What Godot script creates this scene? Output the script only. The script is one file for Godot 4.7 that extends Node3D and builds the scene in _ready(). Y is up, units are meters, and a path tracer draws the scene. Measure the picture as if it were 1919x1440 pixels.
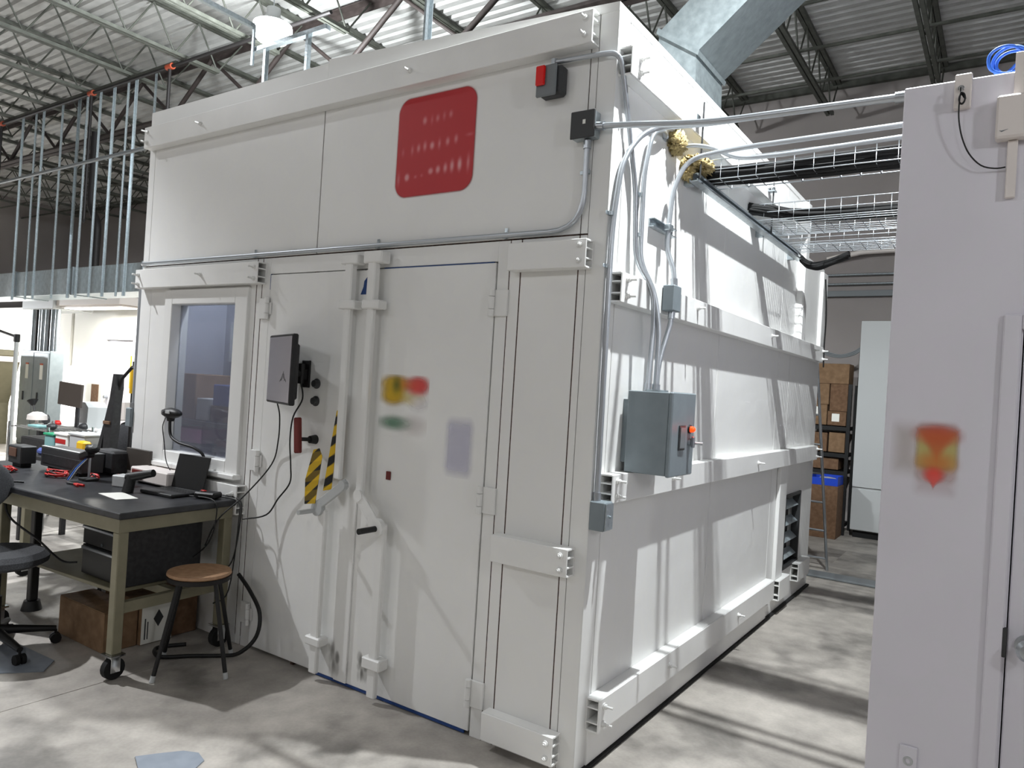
extends Node3D

# ------------------------------------------------------------------ mesh building
class MB:
	var v := PackedVector3Array()
	var n := PackedVector3Array()
	var uv := PackedVector2Array()
	var org := Vector3.ZERO
	func tri(a: Vector3, b: Vector3, c: Vector3, na: Vector3, nb: Vector3, nc: Vector3, ua := Vector2.ZERO, ub := Vector2.ZERO, uc := Vector2.ZERO) -> void:
		if (b - a).cross(c - a).dot(na + nb + nc) > 0.0:
			var t := b; b = c; c = t
			t = nb; nb = nc; nc = t
			var u := ub; ub = uc; uc = u
		v.append(a - org); v.append(b - org); v.append(c - org)
		n.append(na); n.append(nb); n.append(nc)
		uv.append(ua); uv.append(ub); uv.append(uc)
	func quad(a: Vector3, b: Vector3, c: Vector3, d: Vector3, out: Vector3) -> void:
		var nn := (b - a).cross(c - a)
		if nn.length() < 1e-12:
			nn = (c - a).cross(d - a)
		nn = nn.normalized()
		if nn.dot(out) < 0.0:
			nn = -nn
		tri(a, b, c, nn, nn, nn, Vector2(0, 0), Vector2(1, 0), Vector2(1, 1))
		tri(a, c, d, nn, nn, nn, Vector2(0, 0), Vector2(1, 1), Vector2(0, 1))
	# box given by its centre and size, edges chamfered by bev
	func box(c: Vector3, s: Vector3, bev := 0.0, bas := Basis()) -> void:
		var h := s * 0.5
		var b: float = min(bev, min(h.x, min(h.y, h.z)) * 0.8)
		for ax in 3:
			for sg in [-1.0, 1.0]:
				var i := (ax + 1) % 3
				var j := (ax + 2) % 3
				var p := []
				for q in [[-1, -1], [1, -1], [1, 1], [-1, 1]]:
					var w := Vector3.ZERO
					w[ax] = h[ax] * sg
					w[i] = (h[i] - b) * q[0]
					w[j] = (h[j] - b) * q[1]
					p.append(c + bas * w)
				var o := Vector3.ZERO
				o[ax] = sg
				quad(p[0], p[1], p[2], p[3], bas * o)
		if b <= 0.0:
			return
		for ax in 3:
			var i := (ax + 1) % 3
			var j := (ax + 2) % 3
			for si in [-1.0, 1.0]:
				for sj in [-1.0, 1.0]:
					var p := []
					for q in [[-1, 0], [1, 0], [1, 1], [-1, 1]]:
						var w := Vector3.ZERO
						w[ax] = (h[ax] - b) * q[0]
						w[i] = si * (h[i] if q[1] == 0 else h[i] - b)
						w[j] = sj * (h[j] - b if q[1] == 0 else h[j])
						p.append(c + bas * w)
					var o := Vector3.ZERO
					o[i] = si
					o[j] = sj
					quad(p[0], p[1], p[2], p[3], bas * o)
		for sx in [-1.0, 1.0]:
			for sy in [-1.0, 1.0]:
				for sz in [-1.0, 1.0]:
					var sg := Vector3(sx, sy, sz)
					var a := c + bas * (Vector3(h.x, h.y - b, h.z - b) * sg)
					var d := c + bas * (Vector3(h.x - b, h.y, h.z - b) * sg)
					var e := c + bas * (Vector3(h.x - b, h.y - b, h.z) * sg)
					var o := (bas * sg).normalized()
					tri(a, d, e, o, o, o)
	func span(a: Vector3, b: Vector3, bev := 0.0) -> void:
		box((a + b) * 0.5, (b - a).abs(), bev)
	func frame_of(d: Vector3) -> Basis:
		d = d.normalized()
		var u := Vector3.UP if absf(d.y) < 0.9 else Vector3.RIGHT
		var x := u.cross(d).normalized()
		return Basis(x, d.cross(x).normalized(), d)
	func cyl(a: Vector3, b: Vector3, r: float, r2 := -1.0, seg := 12) -> void:
		if r2 < 0.0:
			r2 = r
		var f := frame_of(b - a)
		for k in seg:
			var t0 := TAU * k / seg
			var t1 := TAU * (k + 1) / seg
			var d0 := f.x * cos(t0) + f.y * sin(t0)
			var d1 := f.x * cos(t1) + f.y * sin(t1)
			var sl := f.z * (r - r2) / maxf((b - a).length(), 1e-5)
			var n0 := (d0 + sl).normalized()
			var n1 := (d1 + sl).normalized()
			tri(a + d0 * r, a + d1 * r, b + d1 * r2, n0, n1, n1)
			tri(a + d0 * r, b + d1 * r2, b + d0 * r2, n0, n1, n0)
			if r > 0.0:
				tri(a, a + d0 * r, a + d1 * r, -f.z, -f.z, -f.z)
			if r2 > 0.0:
				tri(b, b + d0 * r2, b + d1 * r2, f.z, f.z, f.z)
	func tube(pts: Array, r: float, seg := 8) -> void:
		var m := pts.size()
		var f := frame_of(pts[1] - pts[0])
		var rings := []
		for i in m:
			var d: Vector3
			if i == 0: d = pts[1] - pts[0]
			elif i == m - 1: d = pts[m - 1] - pts[m - 2]
			else: d = (pts[i + 1] - pts[i]).normalized() + (pts[i] - pts[i - 1]).normalized()
			d = d.normalized()
			var x := (f.x - d * f.x.dot(d)).normalized()
			f = Basis(x, d.cross(x).normalized(), d)
			var ring := []
			for k in seg:
				ring.append(f.x * cos(TAU * k / seg) + f.y * sin(TAU * k / seg))
			rings.append(ring)
		for i in m - 1:
			for k in seg:
				var q := (k + 1) % seg
				var a: Vector3 = pts[i]; var b: Vector3 = pts[i + 1]
				var a0: Vector3 = rings[i][k]; var a1: Vector3 = rings[i][q]
				var b0: Vector3 = rings[i + 1][k]; var b1: Vector3 = rings[i + 1][q]
				tri(a + a0 * r, a + a1 * r, b + b1 * r, a0, a1, b1)
				tri(a + a0 * r, b + b1 * r, b + b0 * r, a0, b1, b0)
		for e in [0, m - 1]:
			var o: Vector3 = (pts[0] - pts[1]).normalized() if e == 0 else (pts[m - 1] - pts[m - 2]).normalized()
			for k in range(1, seg - 1):
				tri(pts[e] + rings[e][0] * r, pts[e] + rings[e][k] * r, pts[e] + rings[e][k + 1] * r, o, o, o)
	# profile of (radius, height) turned about an axis
	func lathe(c: Vector3, prof: Array, seg := 20, bas := Basis()) -> void:
		for i in prof.size() - 1:
			var p: Vector2 = prof[i]; var q: Vector2 = prof[i + 1]
			var e := q - p
			if e.length() < 1e-6:
				continue
			var nr := Vector2(e.y, -e.x).normalized()
			for k in seg:
				var t0 := TAU * k / seg
				var t1 := TAU * (k + 1) / seg
				var d0 := Vector3(cos(t0), 0, sin(t0)); var d1 := Vector3(cos(t1), 0, sin(t1))
				var n0 := bas * (d0 * nr.x + Vector3.UP * nr.y); var n1 := bas * (d1 * nr.x + Vector3.UP * nr.y)
				var A := c + bas * (d0 * p.x + Vector3.UP * p.y); var B := c + bas * (d1 * p.x + Vector3.UP * p.y)
				var C := c + bas * (d1 * q.x + Vector3.UP * q.y); var D := c + bas * (d0 * q.x + Vector3.UP * q.y)
				if q.x > 1e-6: tri(A, C, D, n0, n1, n0)
				if p.x > 1e-6: tri(A, B, C, n0, n1, n1)
	# flat outline in the plane of bas.x and bas.y, thickened along bas.z
	func prism(c: Vector3, poly: Array, depth: float, bas := Basis()) -> void:
		var pk := PackedVector2Array(poly)
		var ix := Geometry2D.triangulate_polygon(pk)
		var z0 := bas.z * depth * 0.5
		var mn := pk[0]; var mx := pk[0]
		for p in pk:
			mn = mn.min(p); mx = mx.max(p)
		for i in range(0, ix.size(), 3):
			var p := []
			var u := []
			for k in 3:
				var w := pk[ix[i + k]]
				p.append(c + bas.x * w.x + bas.y * w.y)
				u.append(Vector2((w.x - mn.x) / (mx.x - mn.x), 1.0 - (w.y - mn.y) / (mx.y - mn.y)))
			tri(p[0] + z0, p[1] + z0, p[2] + z0, bas.z, bas.z, bas.z, u[0], u[1], u[2])
			tri(p[0] - z0, p[1] - z0, p[2] - z0, -bas.z, -bas.z, -bas.z, u[0], u[1], u[2])
		var cw := Geometry2D.is_polygon_clockwise(pk)
		for i in pk.size():
			var a := pk[i]; var b := pk[(i + 1) % pk.size()]
			var e := b - a
			var o := Vector2(e.y, -e.x) * (-1.0 if cw else 1.0)
			var A := c + bas.x * a.x + bas.y * a.y; var B := c + bas.x * b.x + bas.y * b.y
			quad(A - z0, B - z0, B + z0, A + z0, bas.x * o.x + bas.y * o.y)
	# a lump: ball with noisy radius
	func lump(c: Vector3, r: Vector3, rough: float, sd: int, seg := 14, freq := 1.2) -> void:
		var ns := FastNoiseLite.new()
		ns.seed = sd; ns.frequency = freq
		var rows := []
		for i in seg + 1:
			var row := []
			var ph := PI * i / seg
			for k in seg * 2:
				var th := TAU * k / (seg * 2)
				var d := Vector3(sin(ph) * cos(th), cos(ph), sin(ph) * sin(th))
				row.append(c + d * r * (1.0 + rough * ns.get_noise_3dv(d * 2.0)))
			rows.append(row)
		for i in seg:
			for k in seg * 2:
				var q := (k + 1) % (seg * 2)
				var p := [rows[i][k], rows[i][q], rows[i + 1][q], rows[i + 1][k]]
				var m := []
				for w in p:
					m.append(((w - c) / (r * r)).normalized())
				tri(p[0], p[1], p[2], m[0], m[1], m[2])
				tri(p[0], p[2], p[3], m[0], m[2], m[3])
	func mesh(m: Material) -> ArrayMesh:
		var a := []
		a.resize(Mesh.ARRAY_MAX)
		a[Mesh.ARRAY_VERTEX] = v
		a[Mesh.ARRAY_NORMAL] = n
		a[Mesh.ARRAY_TEX_UV] = uv
		var am := ArrayMesh.new()
		am.add_surface_from_arrays(Mesh.PRIMITIVE_TRIANGLES, a)
		am.surface_set_material(0, m)
		return am

var O := Vector3.ZERO          # base of the thing being built
var M := {}                    # materials
func mb() -> MB:
	var b := MB.new()
	b.org = O
	return b
func tag(o: Node3D, label: String, category: String, group := "", kind := "") -> void:
	if label: o.set_meta("label", label)
	if category: o.set_meta("category", category)
	if group: o.set_meta("group", group)
	if kind: o.set_meta("kind", kind)
func thing(called: String, at: Vector3, label: String, category: String, group := "") -> Node3D:
	var o := Node3D.new()
	o.name = called
	add_child(o, true)
	o.position = at
	O = at
	tag(o, label, category, group)
	return o
func part(called: String, b: MB, m: Material, parent: Node3D, label := "") -> MeshInstance3D:
	var o := MeshInstance3D.new()
	o.name = called
	o.mesh = b.mesh(m)
	parent.add_child(o, true)
	if label: o.set_meta("label", label)
	return o
func single(called: String, b: MB, m: Material, label: String, category: String, group := "") -> MeshInstance3D:
	var o := part(called, b, m, self)
	o.position = b.org
	tag(o, label, category, group)
	return o
func setting(called: String, b: MB, m: Material, label := "") -> MeshInstance3D:
	var o := part(called, b, m, self)
	o.position = b.org
	tag(o, label, "", "", "structure")
	return o
func V(x: float, y: float, z: float) -> Vector3:
	return Vector3(x, y, z)
# polyline with rounded corners
func bend(pts: Array, r: float, steps := 6) -> Array:
	var out := [pts[0]]
	for i in range(1, pts.size() - 1):
		var p: Vector3 = pts[i]
		var a: Vector3 = pts[i - 1] - p
		var b: Vector3 = pts[i + 1] - p
		var d: float = min(r, min(a.length(), b.length()) * 0.48)
		for k in steps + 1:
			var t := float(k) / steps
			var s := p + a.normalized() * d
			var e := p + b.normalized() * d
			out.append(s.lerp(p, t).lerp(p.lerp(e, t), t))
	out.append(pts[-1])
	return out
func smooth(pts: Array, steps := 6) -> Array:
	var out := []
	for i in pts.size() - 1:
		var a: Vector3 = pts[max(i - 1, 0)]; var b: Vector3 = pts[i]; var c: Vector3 = pts[i + 1]; var d: Vector3 = pts[min(i + 2, pts.size() - 1)]
		for k in steps:
			out.append(b.cubic_interpolate(c, a, d, float(k) / steps))
	out.append(pts[-1])
	return out

# ------------------------------------------------------------------ materials
func noise_tex(sd: int, freq: float, lo: Color, hi: Color, oct := 4, size := 512) -> NoiseTexture2D:
	var f := FastNoiseLite.new()
	f.seed = sd; f.frequency = freq; f.fractal_octaves = oct
	var g := Gradient.new()
	g.set_color(0, lo); g.set_color(1, hi)
	var t := NoiseTexture2D.new()
	t.width = size; t.height = size; t.seamless = true
	t.noise = f; t.color_ramp = g
	return t
func bump_tex(sd: int, freq: float, strength: float) -> NoiseTexture2D:
	var f := FastNoiseLite.new()
	f.seed = sd; f.frequency = freq
	var t := NoiseTexture2D.new()
	t.width = 256; t.height = 256; t.seamless = true
	t.as_normal_map = true; t.bump_strength = strength
	t.noise = f
	return t
func mat(c: Color, rough := 0.6, metal := 0.0) -> StandardMaterial3D:
	var m := StandardMaterial3D.new()
	m.albedo_color = c; m.roughness = rough; m.metallic = metal
	return m
func mottled(c: Color, vary: float, freq: float, scale: float, rough := 0.6, metal := 0.0, sd := 1, bump := 0.0) -> StandardMaterial3D:
	var m := mat(Color.WHITE, rough, metal)
	m.albedo_texture = noise_tex(sd, freq, c.darkened(vary), c.lightened(vary * 0.6), 5, 256)
	m.uv1_triplanar = true; m.uv1_world_triplanar = true
	m.uv1_scale = Vector3.ONE * scale
	if bump > 0.0:
		m.normal_enabled = true
		m.normal_texture = bump_tex(sd + 7, 0.05, 4.0)
		m.normal_scale = bump
	return m
func glow(c: Color, e: float) -> StandardMaterial3D:
	var m := mat(c, 0.4)
	m.emission_enabled = true; m.emission = c; m.emission_energy_multiplier = e
	return m
func soft(d: float, w: float) -> float:
	return 1.0 - smoothstep(-w, w, d)
func rbox(p: Vector2, h: Vector2, r: float) -> float:
	var q := p.abs() - h + Vector2(r, r)
	return q.max(Vector2.ZERO).length() + minf(maxf(q.x, q.y), 0.0) - r
func over(a: Color, c: Color, k: float) -> Color:
	k *= c.a
	if k <= 0.001: return a
	var al := k + a.a * (1.0 - k)
	var o := (Color(c.r, c.g, c.b) * k + Color(a.r, a.g, a.b) * a.a * (1.0 - k)) / al
	return Color(o.r, o.g, o.b, al)
# shapes: [kind, cx, cy, hx, hy, softness, colour]; kind 0 rounded box, 1 ellipse, 2 triangle pointing down
func print_tex(w: int, h: int, base: Color, shapes: Array) -> ImageTexture:
	var im := Image.create(w, h, false, Image.FORMAT_RGBA8)
	for y in h:
		for x in w:
			var p := Vector2(float(x) / w, float(y) / h)
			var c := base
			for s in shapes:
				var q := p - Vector2(s[1], s[2])
				var d: float
				if s[0] == 0: d = rbox(q, Vector2(s[3], s[4]), minf(s[3], s[4]) * 0.3)
				elif s[0] == 1: d = ((q / Vector2(s[3], s[4])).length() - 1.0) * minf(s[3], s[4])
				else: d = maxf(-q.y - s[4], (absf(q.x) / s[3] + (q.y + s[4]) / (2.0 * s[4]) - 1.0) * s[3])
				c = over(c, s[6], soft(d, s[5]))
			im.set_pixel(x, y, c)
	return ImageTexture.create_from_image(im)
func decal_mat(t: Texture2D) -> StandardMaterial3D:
	var m := mat(Color.WHITE, 0.5)
	m.albedo_texture = t
	m.transparency = BaseMaterial3D.TRANSPARENCY_ALPHA
	return m
# an upright printed sheet facing +z
func sheet(called: String, x0: float, x1: float, y0: float, y1: float, z: float, m: Material, label: String, category: String) -> void:
	O = V((x0 + x1) / 2, y0, z)
	var b := mb()
	var k := V(0, 0, 1)
	b.tri(V(x0, y1, z), V(x1, y1, z), V(x1, y0, z), k, k, k, Vector2(0, 0), Vector2(1, 0), Vector2(1, 1))
	b.tri(V(x0, y1, z), V(x1, y0, z), V(x0, y0, z), k, k, k, Vector2(0, 0), Vector2(1, 1), Vector2(0, 1))
	single(called, b, m, label, category)

func materials() -> void:
	M.white = mottled(Color(0.925, 0.925, 0.915), 0.025, 0.012, 0.35, 0.42, 0.0, 3, 0.05)
	M.white2 = mottled(Color(0.88, 0.87, 0.90), 0.03, 0.012, 0.4, 0.5, 0.0, 13, 0.04)
	M.beam = mottled(Color(0.93, 0.93, 0.92), 0.03, 0.02, 0.5, 0.4, 0.0, 5)
	M.trim = mat(Color(0.9, 0.9, 0.89), 0.45)
	M.rust = mottled(Color(0.24, 0.12, 0.075), 0.4, 0.05, 3.0, 0.9, 0.0, 8)
	M.gap = mat(Color(0.05, 0.05, 0.055), 0.8)
	M.blue_tape = mat(Color(0.1, 0.24, 0.47), 0.6)
	M.galv = mottled(Color(0.74, 0.78, 0.8), 0.14, 0.05, 2.5, 0.3, 0.85, 21, 0.08)
	M.conduit = mat(Color(0.74, 0.76, 0.78), 0.32, 0.7)
	M.duct = mottled(Color(0.74, 0.79, 0.81), 0.12, 0.03, 1.6, 0.4, 0.45, 22, 0.1)
	M.air_duct = mottled(Color(0.56, 0.60, 0.61), 0.14, 0.03, 1.6, 0.42, 0.6, 24, 0.1)
	M.steel = mat(Color(0.72, 0.74, 0.76), 0.28, 0.9)
	M.chrome = mat(Color(0.85, 0.86, 0.87), 0.12, 1.0)
	M.black = mat(Color(0.035, 0.037, 0.04), 0.5)
	M.rubber = mat(Color(0.03, 0.03, 0.032), 0.85)
	M.charcoal = mottled(Color(0.11, 0.11, 0.12), 0.15, 0.05, 2.0, 0.55, 0.0, 31)
	M.darkgrey = mat(Color(0.2, 0.205, 0.21), 0.5)
	M.boxgrey = mottled(Color(0.50, 0.54, 0.56), 0.05, 0.03, 1.0, 0.42, 0.1, 33)
	M.midgrey = mat(Color(0.45, 0.47, 0.48), 0.5)
	M.palegrey = mat(Color(0.72, 0.73, 0.73), 0.5)
	M.khaki = mottled(Color(0.50, 0.48, 0.39), 0.06, 0.03, 1.0, 0.45, 0.0, 35)
	M.benchtop = mottled(Color(0.13, 0.135, 0.15), 0.15, 0.03, 1.5, 0.38, 0.0, 37)
	M.carton = mottled(Color(0.50, 0.385, 0.27), 0.12, 0.03, 1.5, 0.85, 0.0, 41, 0.1)
	M.carton2 = mottled(Color(0.43, 0.31, 0.21), 0.14, 0.04, 1.5, 0.85, 0.0, 43, 0.1)
	M.paper = mat(Color(0.93, 0.93, 0.9), 0.8)
	M.red = mat(Color(0.72, 0.1, 0.08), 0.45)
	M.brick_red = mat(Color(0.4, 0.12, 0.1), 0.5)
	M.orange = mat(Color(0.75, 0.3, 0.12), 0.5)
	M.yellow = mat(Color(0.87, 0.68, 0.1), 0.5)
	M.blue = mat(Color(0.08, 0.25, 0.72), 0.45)
	M.bin_blue = mat(Color(0.3, 0.36, 0.6), 0.5)
	M.cable_blue = mat(Color(0.2, 0.42, 0.8), 0.45)
	M.teal = mat(Color(0.5, 0.68, 0.68), 0.5)
	M.green = mat(Color(0.15, 0.55, 0.4), 0.5)
	M.pink = mat(Color(0.9, 0.55, 0.75), 0.6)
	M.wool = mottled(Color(0.80, 0.71, 0.48), 0.22, 0.08, 6.0, 1.0, 0.0, 51, 0.3)
	M.wood = mottled(Color(0.70, 0.54, 0.40), 0.15, 0.04, 2.0, 0.5, 0.0, 53)
	M.fabric = mottled(Color(0.1, 0.105, 0.12), 0.35, 0.15, 4.0, 0.95, 0.0, 55, 0.4)
	M.mat_sheet = mottled(Color(0.5, 0.53, 0.57), 0.08, 0.03, 1.0, 0.7, 0.0, 57)
	M.roof = mottled(Color(0.74, 0.74, 0.73), 0.1, 0.02, 0.6, 0.55, 0.1, 61)
	M.joist = mottled(Color(0.30, 0.31, 0.28), 0.15, 0.03, 1.0, 0.6, 0.1, 63)
	M.girder = mottled(Color(0.17, 0.135, 0.125), 0.15, 0.03, 1.0, 0.65, 0.0, 65)
	M.greywall = mottled(Color(0.58, 0.555, 0.545), 0.06, 0.01, 0.25, 0.85, 0.0, 67)
	M.office = mottled(Color(0.91, 0.9, 0.87), 0.03, 0.01, 0.3, 0.7, 0.0, 69)
	M.pvc = mat(Color(0.88, 0.85, 0.83), 0.4)
	M.iron = mat(Color(0.13, 0.12, 0.12), 0.6, 0.3)
	M.pipe_orange = mat(Color(0.6, 0.25, 0.14), 0.6)
	M.bluegrey = mat(Color(0.58, 0.59, 0.63), 0.7)
	M.glass = mat(Color(0.46, 0.47, 0.52, 0.42), 0.05)
	M.glass.transparency = BaseMaterial3D.TRANSPARENCY_ALPHA
	M.screen = mat(Color(0.5, 0.485, 0.51), 0.18)
	M.lens_red = mat(Color(0.85, 0.07, 0.06), 0.25)
	M.pilot = glow(Color(1.0, 0.25, 0.05), 2.5)
	M.led = glow(Color(1.0, 0.98, 0.95), 14.0)
	var ss := []
	var rs := RandomNumberGenerator.new()
	rs.seed = 3
	for k in 14:
		ss.append([1, rs.randf_range(0.25, 0.75), rs.randf_range(0.2, 0.8), rs.randf_range(0.04, 0.14), rs.randf_range(0.1, 0.2), 0.05, Color(0.3, 0.29, 0.25, 0.22)])
	M.stain = decal_mat(print_tex(96, 128, Color(0.3, 0.29, 0.25, 0.0), ss))
	# poured concrete: broad stains, trowel clouds and fine grain
	var im := Image.create(1024, 1024, false, Image.FORMAT_RGBA8)
	var f1 := FastNoiseLite.new(); f1.seed = 5; f1.frequency = 0.006; f1.fractal_octaves = 5
	var f2 := FastNoiseLite.new(); f2.seed = 9; f2.frequency = 0.03; f2.fractal_octaves = 4
	var f3 := FastNoiseLite.new(); f3.seed = 12; f3.frequency = 0.25
	for y in 1024:
		for x in 1024:
			var a := f1.get_noise_2d(x, y) * 0.11 + f2.get_noise_2d(x, y) * 0.06 + f3.get_noise_2d(x, y) * 0.03
			var dirt := smoothstep(0.12, 0.55, f1.get_noise_2d(x + 700, y + 300)) * 0.14
			var k := 0.62 + a - dirt
			im.set_pixel(x, y, Color(k * 1.015, k * 0.98, k * 0.935))
	M.concrete = mat(Color.WHITE, 0.55)
	M.concrete.albedo_texture = ImageTexture.create_from_image(im)
	M.concrete.uv1_triplanar = true; M.concrete.uv1_world_triplanar = true
	M.concrete.uv1_scale = Vector3.ONE * 0.19
	M.concrete.normal_enabled = true
	M.concrete.normal_texture = bump_tex(77, 0.08, 3.0)
	M.concrete.normal_scale = 0.12
	# yellow and black barrier tape
	var ti := Image.create(64, 64, false, Image.FORMAT_RGBA8)
	for y in 64:
		for x in 64:
			ti.set_pixel(x, y, Color(0.86, 0.7, 0.08) if (x + y) % 32 < 17 else Color(0.05, 0.05, 0.05))
	M.tape = mat(Color.WHITE, 0.5)
	M.tape.albedo_texture = ImageTexture.create_from_image(ti)
	M.tape.uv1_triplanar = true
	M.tape.uv1_scale = Vector3.ONE * 5.0

# ------------------------------------------------------------------ lamps
func high_bay(at: Vector3, e: float, col: Color, size: float, label: String, glowing := 14.0, down := 0.0, cone := 58.0) -> void:
	var t := thing("high_bay_lamp", at, label, "lamp")
	var b := mb()
	b.lathe(at, [Vector2(0.0, 0.20), Vector2(0.07, 0.20), Vector2(0.07, 0.10), Vector2(0.13, 0.075), Vector2(0.19, 0.03), Vector2(0.0, 0.03)], 28)
	part("housing", b, M.palegrey, t)
	b = mb()
	b.lathe(at, [Vector2(0.188, 0.028), Vector2(0.195, -0.01), Vector2(0.185, -0.07), Vector2(0.15, -0.12), Vector2(0.08, -0.15), Vector2(0.0, -0.16)], 28)
	var lm: StandardMaterial3D = glow(col, glowing)
	part("lens", b, lm, t)
	b = mb()
	b.cyl(at + V(0, 0.2, 0), V(at.x, 5.5, at.z), 0.006, -1, 6)
	part("hanging_rod", b, M.steel, t)
	var l := OmniLight3D.new()
	l.name = "light"
	l.light_color = col; l.light_energy = e; l.light_size = size
	l.omni_range = 40.0; l.omni_attenuation = 2.0; l.shadow_enabled = true
	l.position = V(0, -0.18 - size, 0)
	t.add_child(l)
	if down > 0.0:      # the reflector throws most of the light down
		var s := SpotLight3D.new()
		s.name = "down_light"
		s.light_color = col; s.light_energy = down; s.light_size = size
		s.spot_range = 40.0; s.spot_attenuation = 2.0; s.spot_angle = cone; s.spot_angle_attenuation = 0.7 if cone < 60.0 else 0.35; s.shadow_enabled = true
		s.rotation = V(-PI / 2, 0, 0)
		s.position = V(0, -0.18 - size, 0)
		t.add_child(s)

func _ready() -> void:
	# ---- camera, background, exposure
	var cam := Camera3D.new()
	cam.name = "camera"
	cam.keep_aspect = Camera3D.KEEP_HEIGHT
	cam.fov = rad_to_deg(2.0 * atan(720.0 / 1379.0))
	cam.position = V(1.4256, 1.6, 2.7335)
	cam.rotation_order = EULER_ORDER_YXZ
	cam.rotation = V(deg_to_rad(0.27), deg_to_rad(34.07), deg_to_rad(3.53))
	cam.near = 0.05; cam.far = 80.0
	add_child(cam)
	cam.current = true
	var we := WorldEnvironment.new()
	we.name = "environment"
	var env := Environment.new()
	env.background_mode = Environment.BG_COLOR
	env.background_color = Color(0.02, 0.02, 0.022)
	env.tonemap_mode = Environment.TONE_MAPPER_LINEAR
	env.tonemap_exposure = 0.78
	env.sdfgi_enabled = true; env.ssao_enabled = true; env.ssil_enabled = true
	we.environment = env
	add_child(we)
	materials()
	# ---- lamps: one in view over the chamber, the others hang outside the frame
	var cw := Color(0.975, 0.985, 1.0)
	var cc := Color(0.97, 0.99, 1.0)
	high_bay(V(-4.96, 5.1, -1.97), 19.0, cc, 0.12, "glaring round high bay lamp hanging over the left end of the white chamber", 80.0, 8.0, 80.0)
	high_bay(V(-5.4, 5.0, 1.6), 2.2, cw, 0.05, "high bay lamp hanging left of the workbench, out of frame", 14.0, 31.0)
	high_bay(V(3.6, 3.1, 1.9), 1.7, cw, 0.12, "high bay lamp hanging right of the second chamber, out of frame")
	high_bay(V(1.0, 5.25, -0.5), 5.0, cc, 0.03, "high bay lamp hanging above the aisle between the chambers, out of frame", 14.0, 36.0, 78.0)
	high_bay(V(-16.5, 2.5, -2.0), 10.0, cw, 0.12, "high bay lamp hanging before the white office wall, out of frame", 14.0, 90.0, 86.0)
	high_bay(V(-5.5, 5.2, 7.6), 3.4, cw, 0.2, "high bay lamp hanging behind the camera, left one of three, out of frame")
	high_bay(V(-1.0, 5.2, 7.9), 3.6, cw, 0.2, "high bay lamp hanging behind the camera, middle one of three, out of frame")
	high_bay(V(3.6, 5.2, 7.6), 3.0, cw, 0.2, "high bay lamp hanging behind the camera, right one of three, out of frame")
	shell()
	roof()
	chamber()
	doors()
	second_chamber()
	wiring()
	aisle_end()
	bench_area()
	back_left()

# ------------------------------------------------------------------ building shell
func shell() -> void:
	O = V(0, 0, 0)
	var b := mb()
	# slab in two pours, a sawn joint between them
	b.span(V(-2.257, -0.2, -8.1), V(9.0, 0, 9.1))
	b.span(V(-22.0, -0.2, -8.1), V(-2.263, 0, 9.1))
	b.span(V(-2.27, -0.2, -8.1), V(-2.25, -0.012, 9.1))
	var fl := setting("floor", b, M.concrete, "grey brown poured concrete floor with stains and a sawn joint")
	O = V(0, 0, 0)
	b = mb(); b.span(V(-22.1, 0, -8.15), V(9.1, 6.3, -8.0)); setting("wall_back", b, M.greywall, "far grey warehouse wall behind the chambers")
	b = mb(); b.span(V(-22.1, 0, 9.0), V(9.1, 6.3, 9.15)); setting("wall_front", b, M.greywall, "warehouse wall behind the camera")
	b = mb(); b.span(V(-22.15, 0, -8.0), V(-22.0, 6.3, 9.0)); setting("wall_left", b, M.greywall, "warehouse wall far to the left")
	b = mb(); b.span(V(9.0, 0, -8.0), V(9.15, 6.3, 9.0)); setting("wall_right", b, M.greywall, "warehouse wall far to the right")

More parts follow.
